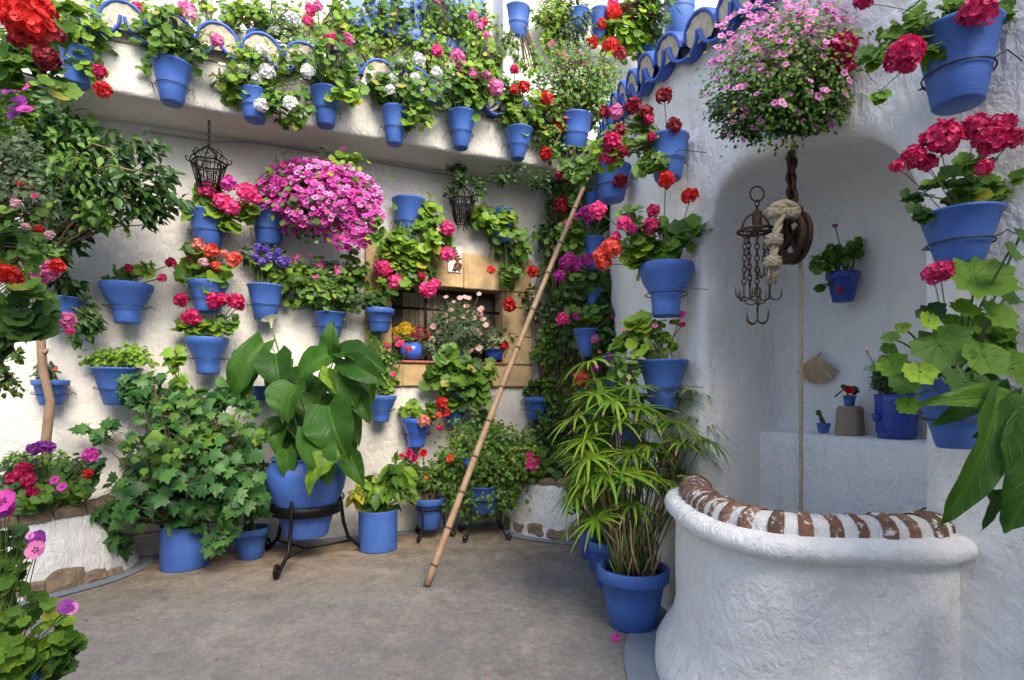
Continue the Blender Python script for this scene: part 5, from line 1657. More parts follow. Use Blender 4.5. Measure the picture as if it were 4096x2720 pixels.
wall_plant('blue pot with a bare dry stem and a trailing pink geranium above the window', 'b', (409, 200, 34, 240, 18),
    [(425, 214, 14, 18, 9, ge, 'yg'), (412, 244, 28, 18, 9, ge, 'yg', 1.2), (405, 268, 26, 16, 9, ge, 'yg', 1.1), (437, 240, 18, 20, 9, ge, 'yg', .9), (420, 275, 14, 10, 9, ge, 'mid'), (388, 250, 14, 10, 9, ge, 'mid')],
    [(447, 229, 14, 'hotpink'), (447, 254, 14, 'hotpink'), (384, 269, 17, 'hotpink'), (379, 265, 10, 'hotpink'), (396, 282, 15, 'hotpink'), (427.5, 290, 16, 'hotpink'), (435, 284, 11, 'hotpink'), (422, 276, 8, 'crimson')], group=G2)
wall_plant('ivy leaved geranium tumbling over its blue pot right of the window top', 'b', (502, 211, 26, 243, 18),
    [(495, 220, 22, 18, 8, ge, 'yg', 1.3), (512, 238, 18, 24, 8, ge, 'mid', 1.1), (482, 218, 12, 10, 8, ge, 'yg'), (512, 270, 10, 14, 8, ge, 'mid')],
    [(491, 270, 8, 'brightred'), (509, 305, 13, 'red'), (533, 272, 12, 'red')], group=G2)
wall_plant('blue pot with a sparse leggy crimson geranium, highest of the four at the left', 'b', (126.5, 284, 46, 323, 23),
    [(132, 274, 20, 7, 8, ge, 'yg', .8), (145, 268, 10, 6, 9, ge, 'yg', .8), (108, 281, 6, 3, 6, ge, 'yg')], [(129, 268, 8, 'crimson'), (171, 263, 10, 'crimson'), (162, 278, 8, 'crimson')], 'belled', group=G2)
wall_plant('salmon geranium with gold edged leaves in a blue pot below the pink one', 'b', (208, 282, 37, 312, 24),
    [(208, 273, 24, 14, 12, ge, 'yg', 1.1), (208, 255, 24, 10, 9, ge, 'mid', .8), (182, 280, 8, 8, 11, ge, 'mid')], [(199, 245, 13, 'salmon'), (212, 251, 14, 'coral'), (193, 258, 12, 'salmon'), (234, 259, 14, 'coral'), (216, 266, 10, 'coral'), (224, 254, 8, 'salmon'), (204, 262, 9, 'palepink')], 'belled', group=G2)
wall_plant('violet flowered plant in a blue pot left of the window', 'b', (265.5, 285.6, 34, 320, 21),
    [(268, 274, 18, 14, 10, ge, 'yg', 1.2), (264, 256, 22, 10, 7, 'small', 'dark', 1.2)], [(266, 250, 9, 'violet'), (270, 257, 9, 'violet'), (283, 262, 13, 'violet'), (258, 248, 9, 'violet'), (262, 262, 8, 'violet'), (278, 252, 8, 'violet'), (255, 257, 7, 'violet')], group=G2)
wall_plant('wide fine leaved bush with a few pale pink heads left of the window', 'b', (330, 313, 32, 338, 20),
    [(326, 287, 42, 26, 6, ge, 'mid', 1.2), (298, 280, 18, 18, 6, ge, 'yg'), (352, 270, 16, 18, 6, ge, 'mid'), (330, 305, 24, 12, 6, ge, 'mid'), (352, 305, 12, 10, 6, ge, 'grey')],
    [(320, 266, 11, 'pink'), (340, 271.5, 12, 'pink'), (298, 258, 7, 'pink'), (289, 261, 9, 'pink'), (316, 278, 7, 'pink'), (285, 267, 8, 'hotpink'), (309, 256, 5, 'pink')], group=G2)
wall_plant('small blue pot of dark cyclamen leaves fixed on the left window jamb', 'b', (380, 309, 28, 332, 17), [(378, 299, 16, 9, 8, 'round', 'dark', 1.4), (374, 286, 12, 8, 6, 'round', 'yg', .5)], [], 'collar', group=G2, protr=.19)
wall_plant('blue pot packed with round leaves and crimson heads under the salmon geranium', 'b', (207.5, 338, 39, 374, 21),
    [(213, 327, 24, 11, 10, ge, 'yg', 1.3), (196, 330, 14, 8, 10, ge, 'mid'), (180, 325, 7, 6, 9, ge, 'mid'), (232, 322, 8, 10, 10, ge, 'mid')],
    [(181, 300, 13, 'crimson'), (192, 317, 16, 'crimson'), (214, 301, 16, 'crimson'), (223, 300, 14, 'crimson'), (236, 301, 15, 'crimson'), (239, 305, 11, 'crimson')], 'belled', group=G2)
wall_plant('flat topped azalea with small glossy leaves in a blue pot above the maple leaved shrub', 'b', (117, 368, 44, 405, 24),
    [(118, 356, 34, 11, 5.5, 'small', 'yg', 1.4), (92, 365, 10, 6, 5, 'small', 'mid'), (145, 362, 10, 7, 5, 'small', 'yg')], [], group=G2)
wall_plant('small blue pot with a grey green sprig behind the bare trunk', 'b', (50.5, 380, 31, 405, 20), [(48, 371, 14, 9, 4, 'small', 'grey', 1.3)], [(56, 369, 4, 'coral', 's')], 'collar', group=G2)
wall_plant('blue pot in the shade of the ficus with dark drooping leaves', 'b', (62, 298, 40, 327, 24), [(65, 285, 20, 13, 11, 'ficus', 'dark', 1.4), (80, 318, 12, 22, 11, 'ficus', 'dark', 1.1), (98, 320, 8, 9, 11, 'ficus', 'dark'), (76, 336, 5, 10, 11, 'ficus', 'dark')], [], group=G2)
wall_plant('tall leafy plant with dark red daisies in a blue pot below the left jamb', 'b', (381.5, 395.6, 29.5, 422, 16), [(386, 385, 13, 10, 5.5, 'round', 'yg', 1.4), (388, 362, 11, 18, 5, 'small', 'mid', 1.1), (374, 340, 8, 12, 5, 'needle', 'mid')],
    [(388, 346, 8, 'darkred', 's'), (400, 344, 9, 'crimson', 's'), (408, 349, 8, 'darkred', 's'), (396, 338, 6, 'darkred', 's'), (376, 325, 4, 'darkred', 's'), (393, 374, 5, 'crimson', 's')], 'belled', group=G2)
wall_plant('glossy curved blue pot with salmon and red geraniums under the window', 'b', (417, 418, 31, 447, 17), [(414, 412, 12, 7, 7, ge, 'yg'), (415, 404, 5, 6, 7, ge, 'yg'), (430, 410, 10, 8, 7, ge, 'mid')],
    [(424, 421, 12, 'salmon'), (442, 403, 12, 'red'), (446, 413, 9, 'red'), (440, 427.5, 7, 'crimson'), (438, 415, 8, 'coral')], 'belled', mat=M_BLUEG, group=G2)
wall_plant('round leaved geranium spilling from a blue pot beneath the window sill', 'b', (455, 393, 30, 425, 14),
    [(455, 375, 24, 18, 11, 'ger', 'mid', 1.4), (475, 372, 20, 16, 10, 'ger', 'mid', 1.1), (462, 395, 18, 12, 10, ge, 'mid', 1.2), (448, 352, 12, 10, 9, ge, 'mid'), (486, 401, 4, 4, 11, ge, 'mid')], [], group=G2, dd=-.05)
wall_plant('small dark blue pot of low green leaves below the right window jamb', 'b', (538, 397, 26, 420, 18), [(537, 389, 13, 8, 6, ge, 'dark', 1.4)], [], 'collar', group=G2)
wall_plant('small blue pot on the wall half hidden by the clipped bush', 'b', (492, 430, 23, 444, 15), [(490, 423, 14, 9, 6, ge, 'mid', 1.2)], [(500, 425, 4, 'crimson')], group=G2)
wall_plant('blue pot showing between the arum leaves', 'b', (262, 386, 22, 400, 14), [], [], group=G2)
wall_plant('small blue pot with sparse white pink bloom behind the arum leaves', 'b', (284, 372, 20, 392, 12), [(276, 360, 8, 6, 5, 'round', 'mid')], [(271, 346, 5, 'hotpink')], group=G2)

# window sill pots
def sill(label, cx, rimy, rw, boty, bw, blobs, fl, prof='cone', mat=None, sf=(), off=.02, indiv=False):
    p = BW(0, 0, off); r = Vector(((cx - 512) / F, 1, 0)); t = (off + BP.dot(BN)) / r.dot(BN)
    return wall_plant(label, t, (cx, rimy, rw, boty, bw), blobs, fl, prof, sf, indiv, False, mat=mat, group='pots standing on the window sill')
PROF['bowl'] = lambda R, r, h: [(.001, 0), (r * .8, 0), (r * 1.15, h * .06), (R * 1.18, h * .32), (R * 1.25, h * .52), (R * 1.15, h * .78), (R * .95, h * .93), (R * .85, h * .97), (R * .84, h), (R * .78, h), (R * .76, h * .93), (R * .75, h * .88)]
sill('round glossy blue bowl of yellow and dark red daisies on the window sill', 412, 343, 19, 360.3, 12, [(405, 336, 12, 9, 4.5, 'small', 'mid', 1.2), (428, 342, 8, 9, 4, 'small', 'grey')], [], 'bowl', M_BLUEG,
     [(404, 332, 12, 9, 90, 5, 'yellow', 'd'), (418, 334, 12, 8, 40, 4.8, 'darkred', 'd'), (393, 335, 5, 5, 14, 4.2, 'darkred', 'd')], -.06)
sill('rounded bush of small pale pink daisies on the window sill', 459, 349, 16, 361, 12, [(458, 330, 30, 26, 5, 'needle', 'grey', 1.6), (458, 333, 28, 24, 4, 'small', 'grey', 1.3), (470, 345, 14, 8, 5, 'small', 'mid')],
     [(446, 297, 5, 'palepink', 'd'), (460, 298, 6, 'palepink', 'd'), (465, 297, 5, 'palepink', 'd'), (469, 298, 5.5, 'palepink', 'd'), (479, 294, 5, 'palepink', 'd'), (454, 302, 4, 'palepink', 'd'), (466.5, 306, 6, 'palepink', 'd'),
      (451, 310, 6, 'palepink', 'd'), (446.5, 315, 6, 'palepink', 'd'), (467, 311, 5, 'palepink', 'd'), (481, 309, 7, 'palepink', 'd'), (480, 314, 6, 'palepink', 'd'), (483, 319, 6, 'palepink', 'd'), (474, 318, 6, 'palepink', 'd'),
      (464, 317, 5, 'palepink', 'd'), (453, 319, 6, 'palepink', 'd'), (448.5, 322, 6, 'palepink', 'd'), (433, 326.5, 7, 'palepink', 'd'), (438, 332, 6, 'palepink', 'd'), (448, 332, 6.5, 'palepink', 'd'), (452, 327, 5, 'palepink', 'd'),
      (448, 337, 6.5, 'palepink', 'd'), (457, 337, 6, 'palepink', 'd'), (433, 339, 7, 'palepink', 'd'), (470, 329, 6, 'palepink', 'd'), (476, 330, 6.5, 'palepink', 'd'), (480, 333, 6, 'palepink', 'd'), (471, 336, 6, 'palepink', 'd'),
      (426, 350, 7, 'palepink', 'd'), (442, 345, 6, 'palepink', 'd'), (470.5, 350, 7, 'palepink', 'd'), (479, 348, 7, 'palepink', 'd'), (467, 354, 6, 'palepink', 'd'), (444, 349, 5, 'palepink', 'd'), (486, 325, 6, 'palepink', 'd')], off=-.02)
sill('cream variegated plant in a dark blue pot at the right end of the sill', 494, 350, 22, 360.5, 17, [(499, 340, 15, 12, 4, 'small', 'var', 2.0)], [(504, 346, 9, 'brightred')], mat=M_BLUED, off=-.04)

# ---- right wall
wall_plant('dark red geranium in the highest blue pot of the right hand wall', 'r', (668, 138, 41, 180, 26),
    [(604, 150, 18, 20, 8, ge, 'yg', .9), (634, 142, 20, 16, 9, ge, 'yg', .9), (652, 166, 20, 18, 9, ge, 'mid', 1.1), (640, 125, 14, 9, 8, ge, 'mid'), (672, 160, 10, 6, 7, ge, 'yg', .6)],
    [(664, 96, 17, 'darkred'), (674, 126, 15, 'darkred'), (633, 106, 18, 'darkred'), (646, 113, 15, 'darkred'), (605, 113, 13, 'darkred'), (649, 120, 10, 'crimson'), (652, 137, 9, 'crimson'), (616, 112, 14, 'pink'),
     (620, 130, 12, 'darkred'), (612, 142, 19, 'crimson'), (608, 157, 18, 'crimson'), (623, 152, 12, 'darkred')], group=G3)
wall_plant('wide blue pot with dark red heads just right of the cane', 'r', (612, 168, 38, 201, 24), [(590, 158, 16, 10, 9, ge, 'yg'), (580, 178, 18, 16, 8, ge, 'mid')], [(620, 181, 14, 'darkred')], group=G3)
wall_plant('narrow blue pot crossed by the cane, below the wide one', 4.9, (592, 188, 18, 212, 12), [(570, 200, 16, 14, 7, ge, 'mid')], [(562, 206, 16, 'darkred')], group=G3, ring=False)
wall_plant('magenta geranium in a small blue pot beside the cane', 4.6, (594, 238, 20, 272, 13), [(575, 232, 16, 22, 7, ge, 'mid', 1.0), (605, 205, 14, 14, 8, ge, 'mid', 1.0), (590, 228, 16, 12, 8, ge, 'mid', 1.2), (610, 218, 16, 10, 9, ge, 'dark', 1.1)],
    [(587, 212, 13, 'magenta'), (589, 219, 10, 'magenta'), (568, 224, 9, 'hotpink'), (610, 194, 11, 'pink'), (575, 216, 8, 'magenta')], group=G3, ring=False)
wall_plant('large blue pot of coral and rose pink geraniums beside the niche', 'r', (666, 265, 54, 316.5, 27),
    [(660, 240, 34, 18, 14, 'ger', 'mid', 1.3), (692, 240, 14, 12, 16, 'ger', 'mid'), (640, 250, 20, 14, 12, 'ger', 'yg'), (655, 258, 20, 12, 20, 'gerbig', 'yg', .9), (634, 222, 14, 14, 10, ge, 'mid')],
    [(666, 180, 18, 'brightred', 'u', .06), (690, 196, 16, 'brightred'), (598, 211, 19, 'hotpink'), (624.6, 224, 17, 'hotpink'), (651, 227, 18, 'hotpink'), (653, 211, 13, 'crimson'), (634, 229, 9, 'magenta'), (616, 237, 10, 'hotpink'), (611, 249, 22, 'coral'), (603, 263, 16, 'coral'), (600, 255, 14, 'coral')], 'belled', group=G3)
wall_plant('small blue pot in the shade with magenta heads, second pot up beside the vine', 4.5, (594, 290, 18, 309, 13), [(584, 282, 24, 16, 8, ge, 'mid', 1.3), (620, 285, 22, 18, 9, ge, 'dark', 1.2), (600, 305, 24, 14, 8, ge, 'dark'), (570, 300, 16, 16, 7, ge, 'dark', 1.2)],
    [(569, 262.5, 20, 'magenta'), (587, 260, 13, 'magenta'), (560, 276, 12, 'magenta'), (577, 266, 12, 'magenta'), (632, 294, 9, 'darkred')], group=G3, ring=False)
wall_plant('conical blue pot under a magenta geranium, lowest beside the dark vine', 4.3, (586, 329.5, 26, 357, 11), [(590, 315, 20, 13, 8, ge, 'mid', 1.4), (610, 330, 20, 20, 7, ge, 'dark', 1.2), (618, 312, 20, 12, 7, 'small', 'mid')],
    [(563, 319, 13, 'hotpink'), (577, 316, 9, 'magenta'), (615, 316, 8, 'magenta'), (621, 310, 9, 'magenta'), (595, 339, 10, 'pink'), (609, 360, 14, 'purple'), (597, 368, 7, 'magenta'), (581, 378, 15, 'coral'), (585, 384, 9, 'red'), (599, 352, 4, 'orange', 's'), (604, 382, 4, 'orange', 's')], group=G3, ring=False)
wall_plant('lime green geranium in the big blue pot above the papyrus', 'r', (663, 360, 49, 409.5, 23),
    [(648, 330, 28, 14, 13, 'ger', 'yg', 1.2), (632, 345, 16, 14, 13, 'ger', 'yg'), (622, 365, 14, 18, 8, 'small', 'mid'), (662, 345, 18, 8, 10, ge, 'yg', .8)],
    [(623, 331, 4, 'hotpink', 's'), (655, 326, 6, 'pink', 's'), (681, 315, 9, 'magenta', 's'), (682, 325, 7, 'darkred', 's')], group=G3)
wall_plant('blue pot half hidden behind the papyrus stems', 3.3, (625, 425, 34, 455, 20), [(610, 400, 24, 22, 8, 'small', 'dark', 1.2), (600, 440, 20, 24, 7, 'small', 'dark', 1.2)], [], group=G3, ring=False)
wall_plant('blue pot behind the top of the papyrus, left of the lime green geranium', 3.9, (618, 373, 24, 392, 17), [(600, 400, 18, 20, 7, 'small', 'dark', 1.2)], [], group=G3, ring=False)
# on and right of the niche
wall_plant('round mass of pink eyed petunias in a blue pot above the niche arch', 'r', (781, 97, 38, 131, 30),
    [(781, 78, 72, 58, 5.2, 'small', 'mid', 1.7), (790, 45, 50, 26, 5.2, 'small', 'yg', .7), (735, 112, 24, 24, 4.8, 'small', 'dark', .9), (750, 130, 18, 12, 4.5, 'small', 'dark', .6), (835, 110, 26, 24, 4.8, 'small', 'mid', .9), (795, 118, 30, 14, 4.8, 'small', 'dark')],
    [(843, 47, 28, 'crimson', 'u', .16), (868, 73, 18, 'crimson', 'u', .08)],
    sf=[(765, 50, 62, 40, 60, 8.2, 'petunia', 's'), (800, 35, 50, 30, 60, 8.2, 'petunia', 's'), (785, 55, 76, 50, 150, 8.0, 'petunia', 's'), (781, 80, 80, 66, 120, 7.4, 'petunia', 's'), (740, 125, 20, 20, 14, 6.5, 'petunia', 's'), (850, 105, 22, 26, 16, 6.5, 'petunia', 's')], indiv=False, dd=-.10, group=G3)
wall_plant('big ribbed blue pot with crimson geraniums at the top right', 'r', (958, 30, 72, 106, 44),
    [(915, 22, 36, 24, 15, 'gerbig', 'mid', 1.2), (890, 58, 18, 18, 14, 'gerbig', 'mid'), (1000, 20, 18, 14, 14, 'gerbig', 'mid', .8), (930, 48, 10, 10, 18, 'gerbig', 'yg'), (880, 88, 8, 8, 12, 'gerbig', 'mid', .7), (945, 12, 24, 10, 15, 'gerbig', 'mid')],
    [(978, 12, 34, 'crimson', 'u', .12), (905, 56, 36, 'crimson', 'u', .2), (864, 0, 20, 'crimson', 'u', .1)], 'cone', group=G3)
wall_plant('blue pot crowned with tall crimson geranium heads right of the niche', 'r', (960, 213, 70, 266, 38),
    [(958, 190, 38, 18, 16, 'gerbig', 'mid', 1.4), (925, 200, 18, 13, 15, 'gerbig', 'dark', 1.2), (1000, 188, 16, 18, 15, 'gerbig', 'mid', 1.1), (978, 168, 18, 10, 14, 'gerbig', 'mid')],
    [(941, 139, 36, 'crimson', 'u', .12), (976, 128, 28, 'crimson', 'u', .08), (990, 142, 30, 'crimson', 'u', .12), (999, 128, 28, 'crimson', 'u', .05), (914, 157, 24, 'crimson', 'u', .1), (1014, 140, 22, 'crimson', 'u', .06), (897, 166, 12, 'crimson', 'u', .1), (984, 168, 16, 'crimson', 'u', .14), (928, 163, 18, 'crimson')], group=G3)
r4 = wall_plant('blue pot of very large light green geranium leaves with one hot pink head', 'r', (955, 380, 73, 448, 32),
    [(950, 340, 22, 18, 14, 'gerbig', 'yg', .5), (995, 345, 22, 26, 18, 'gerbig', 'mid', .6), (895, 368, 8, 14, 12, 'gerbig', 'yg', .8)], [(934, 274, 22, 'hotpink', 'u', .12), (942, 271, 22, 'crimson', 'u', .14)], group=G3)
dr4 = WL[r4.name].y
def near_leaf(root, x, y, s, d, tone, tilt=(0, 0), typ='gerbig', stem_to=None):
    me = leaf_mesh(typ, rnd.randrange(4), tone)
    o = bpy.data.objects.new('leaf', me); COL.objects.link(o); o.parent = root
    n = Vector((tilt[0] - .1, -1, .35 + tilt[1])).normalized(); yv = Vector((rnd.uniform(-.5, .5), 0, -1)); yv = (yv - n * yv.dot(n)).normalized(); xv = yv.cross(n)
    M = Matrix((xv, yv, n)).transposed(); sz = s * d / F
    c = U(x, y, d)
    o.matrix_local = Matrix.LocRotScale(c - yv * sz * .45 - WL[root.name], M.to_quaternion(), Vector((sz, sz, sz)))
    return c
sm = MB(); topc = U(955, 388, dr4)
for (x, y, s, dz, tone, tl) in [(977, 277, 62, -.12, 'mid', (.0, .5)), (931, 312, 24, -.08, 'dark', (-.6, 0)), (929, 320, 20, -.12, 'yg', (.2, 0)), (941, 345, 50, -.13, 'mid', (-.4, .1)), (962, 308, 28, -.1, 'yg', (.1, .6)), (998, 314, 36, -.12, 'mid', (.3, .2)),
     (985, 356, 42, -.18, 'mid', (.1, .1)), (1014, 368, 46, -.12, 'mid', (.4, .3)), (920, 372, 28, -.16, 'yg', (-.3, .3)), (966, 382, 40, -.22, 'mid', (0, .7)), (984, 378, 34, -.2, 'dark', (.4, .4)), (892, 364, 26, -.05, 'yg', (-.8, .2)), (905, 382, 26, -.1, 'mid', (-.5, .2)), (908, 404, 20, -.12, 'yg', (-.7, 0)),
     (1006, 296, 24, -.05, 'dark', (.3, .4)), (1017, 335, 34, -.02, 'dark', (.2, .1)), (903, 327, 13, -.04, 'mid', (-.9, 0)), (890, 337, 16, -.04, 'mid', (-.5, .8)), (955, 322, 26, -.03, 'yg', (0, .5)), (975, 322, 30, 0, 'mid', (0, .3)), (1010, 250, 26, -.2, 'dark', (.6, .2)), (1020, 236, 24, -.15, 'dark', (.6, .2))]:
    c = near_leaf(r4, x, y, s, dr4 + dz, tone, tl)
    tube(sm, curve_pts(topc + Vector((rnd.uniform(-.03, .03), 0, -.02)), c, .05, 6), .003, 5)
sm.build('leaf_stalks', M_STEM, r4)
# arum at the lower right, near the viewer
root = thing('potted_plant', U(1075, 560, 1.35), 'arum with long folded leaves reaching in at the lower right', 'potted plant')
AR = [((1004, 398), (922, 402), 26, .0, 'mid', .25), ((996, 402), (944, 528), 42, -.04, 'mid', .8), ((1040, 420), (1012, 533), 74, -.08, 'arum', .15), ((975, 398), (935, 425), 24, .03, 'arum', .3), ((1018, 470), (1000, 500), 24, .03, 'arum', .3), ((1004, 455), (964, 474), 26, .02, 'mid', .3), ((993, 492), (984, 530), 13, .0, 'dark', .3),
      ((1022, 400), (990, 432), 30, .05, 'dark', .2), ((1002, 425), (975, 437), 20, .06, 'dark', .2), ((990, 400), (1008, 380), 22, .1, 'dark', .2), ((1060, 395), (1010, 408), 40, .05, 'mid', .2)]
stm = MB(); ctr = U(1075, 545, 1.35)
for i, (b, t, w, dz, tone, fold) in enumerate(AR):
    d_ = 1.30 + dz; bb = U(b[0], b[1], d_ + .02); tt = U(t[0], t[1], d_ - .03)
    big_leaf(root, bb, tt, w * d_ / F * 1.0, Vector((-.2, -1, .25)), .12, .15 + fold * 1.2, .07, tone, i * 5 + 2)
    tube(stm, curve_pts(ctr, bb, .08, 8), .006, 7)
stm.build('leaf_stalks', M_STEM, root)
make_pot(root, U(1075, 600, 1.35) , .09, .06, .13, 'cone')
pc0 = U(1075, 580, 1.35); m = MB()
tube(m, [pc0 + Vector((math.cos(a) * .078, math.sin(a) * .078, 0)) for a in np.linspace(0, 6.28, 21)[:-1]], .004, 5, closed=True)
for sg in (-1, 1):
    e = pc0 + RD * .07 * sg + RI * .03; tube(m, [e, e + RI * max(.05, wall_off(e, 'r') + .01)], .004, 5)
m.build('wall_ring', M_WIRE, root)

# niche pots
wall_plant('deep blue pot with a red rosette, hung on the niche wall', 'n', (843, 273, 31, 302, 19), [(838, 254, 18, 9, 8, ge, 'mid', 1.2), (822, 262, 10, 10, 8, ge, 'mid', 1.2), (852, 248, 10, 8, 8, ge, 'mid'), (827, 284, 4, 4, 8, ge, 'mid')], [(835, 226, 5, 'purple', 's')], 'collar', mat=M_BLUED, ring=False)
pr = bpy.data.objects[[o.name for o in COL.objects if o.get('label', '').startswith('deep blue pot with a red rosette')][0]]
c = U(840, 290, WL[pr.name].y - .055)
m = MB(); tube(m, [c + Vector((math.cos(a) * .013, 0, math.sin(a) * .013)) for a in np.linspace(0, 6.28, 17)[:-1]], .004, 5, closed=True); lathe(m, [(.001, -.002), (.007, 0), (.001, .003)], c, 8); m.build('rosette', FM('red'), pr)
def shelf_pot(label, px, rw, h, bw, blobs, fl, z=None, dep_=.52, prof='collar', mat=None):
    p = on_shelf(px, dep_); d = p.y; z = SHZ + .002 if z is None else z
    by = HZ + (EYE - z) * F / d
    return wall_plant(label, d, (px, by - h, rw, by, bw), blobs(by - h) if callable(blobs) else blobs, fl, prof, indiv=False, ring=False, mat=mat, group='small pots on the niche shelf')
shelf_pot('tiny blue pot with a red bloom standing on the beige stone block', 849.5, 12, 10, 9, [(850, 390, 9, 5, 5, 'round', 'dark', 1.2)], [(849, 390, 9, 'red', 'r')], z=BLK_TOP, dep_=.50)
r_ = shelf_pot('tiny blue pot holding a small cactus at the left end of the shelf', 823.5, 13, 9.5, 9.5, [], [])
c = U(823.5, 423, WL[r_.name].y); m = MB(); kk = c.y / F
tube(m, [c, c + Vector((-2 * kk, 0, 4 * kk)), c + Vector((-4 * kk, 0, 9 * kk))], [2.2 * kk, 2.4 * kk, 1.6 * kk], 8)
lathe(m, [(.001, 0), (2.2 * kk, 1 * kk), (2.8 * kk, 3 * kk), (2 * kk, 5.5 * kk), (.001, 6.3 * kk)], c + Vector((-5 * kk, 0, 7 * kk)), 10); m.build('cactus', M_CACT, r_)
PROF['trunk'] = lambda R, r, h: [(.001, 0), (r, 0), (r * 1.02, h * .1), (R * .92, h * .35), (R * .95, h * .6), (R * .97, h * .85), (R, h), (R * .9, h), (R * .88, h * .9), (R * .88, h * .86)]
r_ = shelf_pot('deep blue tree stump shaped pot with a feathery bush on the shelf', 896, 38, 44, 32, [(893, 375, 20, 16, 6, 'needle', 'dark', 2.2), (893, 378, 18, 14, 4.5, 'small', 'grey', .8), (880, 385, 10, 5, 6, 'needle', 'grey', 2)], [(867, 352, 3.5, 'orange', 's')], prof='trunk', mat=M_BLUED, dep_=.50)
c = U(876, 418, WL[r_.name].y); kk = c.y / F
m = MB(); tube(m, [U(882, 416, c.y), c, U(874, 414, c.y)], [3.5 * kk, 4.2 * kk, 3 * kk], 8)
for i in range(22):
    a = rnd.uniform(0, 6.28); R = 17.6 * kk; cc_ = WL[r_.name]
    z0 = rnd.uniform(.01, .06); pts = [cc_ + Vector((math.cos(a + .12 * math.sin(j * 1.3 + i)) * (R * (.93 + .06 * j / 6)), math.sin(a + .12 * math.sin(j * 1.3 + i)) * (R * (.93 + .06 * j / 6)), z0 + j * .014)) for j in range(7)]
    tube(m, pts, .0035, 5)
m.build('bark_relief', M_BLUED, r_)

# ---- left side
# bare trunked ficus in the left bed
tb = U(47, 458, 3.55)
root = thing('ficus_tree', (tb.x, tb.y, .42), 'dark glossy ficus with a bare pale trunk rising from the left bed', 'tree')
tp = [U(x, y, d_) for x, y, d_ in ((47, 470, 3.55), (46, 440, 3.55), (50.6, 401, 3.55), (46.5, 385, 3.55), (43, 370, 3.55), (41.6, 352, 3.55), (40, 326, 3.53), (37, 306, 3.5), (35, 290, 3.5), (34, 262, 3.45), (36, 235, 3.4))]
m = MB(); tube(m, tp, [.028, .027, .025, .024, .025, .024, .021, .020, .018, .016, .013], 10)
tube(m, [tp[5], tp[5] + Vector((.035, -.01, .0)), tp[5] + Vector((.045, -.01, .02))], [.016, .015, .008], 7)
m.build('trunk', M_BARK, root)
m = MB()
for (a, pts) in ((8, [(50, 255), (70, 225), (95, 205), (130, 195)]), (9, [(45, 215), (70, 180), (110, 165), (150, 175)]), (10, [(40, 190), (50, 150), (80, 140), (115, 150)]), (10, [(35, 180), (30, 140), (25, 110)]), (7, [(25, 270), (12, 250), (0, 240)])):
    tube(m, [tp[a]] + [U(x, y, 3.45 - .06 * i) for i, (x, y) in enumerate(pts)], [.012, .010, .007, .005, .003][:len(pts) + 1], 6)
m.build('branches', M_BARK, root)
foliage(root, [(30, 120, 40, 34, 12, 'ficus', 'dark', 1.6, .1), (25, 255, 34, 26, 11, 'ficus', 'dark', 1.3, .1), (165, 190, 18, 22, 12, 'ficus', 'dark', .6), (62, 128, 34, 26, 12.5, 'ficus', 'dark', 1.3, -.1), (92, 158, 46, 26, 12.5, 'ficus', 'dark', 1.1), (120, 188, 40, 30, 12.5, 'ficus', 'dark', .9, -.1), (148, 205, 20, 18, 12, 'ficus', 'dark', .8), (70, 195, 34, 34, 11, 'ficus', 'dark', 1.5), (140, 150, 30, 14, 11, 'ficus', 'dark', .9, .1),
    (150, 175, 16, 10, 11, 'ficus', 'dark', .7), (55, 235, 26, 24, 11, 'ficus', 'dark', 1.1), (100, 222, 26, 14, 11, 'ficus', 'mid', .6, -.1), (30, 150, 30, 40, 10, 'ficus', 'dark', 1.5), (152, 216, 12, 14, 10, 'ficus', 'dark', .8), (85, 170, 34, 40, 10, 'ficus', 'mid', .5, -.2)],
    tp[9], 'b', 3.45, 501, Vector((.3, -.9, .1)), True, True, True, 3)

RACK = []
def free_plant(label, d, base, blobs, fl, seed, wdir=(.2, -.95, 0), pot=None, name='flowering_plant', woody=False, sf=(), indiv=True, group=None, cat='plant', maxst=26):
    """base: (px,py) foot on view at distance d"""
    foot = U(base[0], base[1], d)
    root = thing(name, foot, label, cat, group)
    if base[0] < -20 or base[1] > 650:
        h_ = .20 if foot.z > .5 else foot.z - .005
        pf = foot - Vector((0, 0, h_ - .02)); make_pot(root, pf, .105, .07, h_, 'cone')
        if pf.z > .1: RACK.append((pf, .09))
    foliage(root, blobs, foot + Vector((0, 0, .02)), 9.0 if d < 3.3 else 'b', d, seed, Vector(wdir), indiv, woody, True, maxst)
    add_flowers(root, fl, foot + Vector((0, 0, .02)), d, d, seed, Vector(wdir)); scatter(root, sf, d, seed, Vector(wdir))
    return root
free_plant('near red geranium cluster hanging at the top left corner', 1.35, (-75, 60), [(10, 60, 34, 34, 17, 'gerbig', 'mid', 1.0), (45, 62, 26, 24, 14, 'gerbig', 'dark', 1.1, .1), (2, 100, 12, 16, 26, 'gerbig', 'mid', 1), (60, 25, 18, 22, 14, 'gerbig', 'mid', .9, .15), (0, 75, 20, 14, 14, 'gerbig', 'yg', .8)],
    [(27, 22, 44, 'brightred', 'u', .22), (14, 12, 34, 'brightred', 'u', .2), (38, 30, 36, 'red', 'u', .2), (36, 10, 34, 'brightred', 'u', .18), (47, 59, 24, 'darkred', 'u', .06), (18, 40, 16, 'darkred', 'u', .1), (60, 36, 12, 'darkred', 'u', 0)], 601)
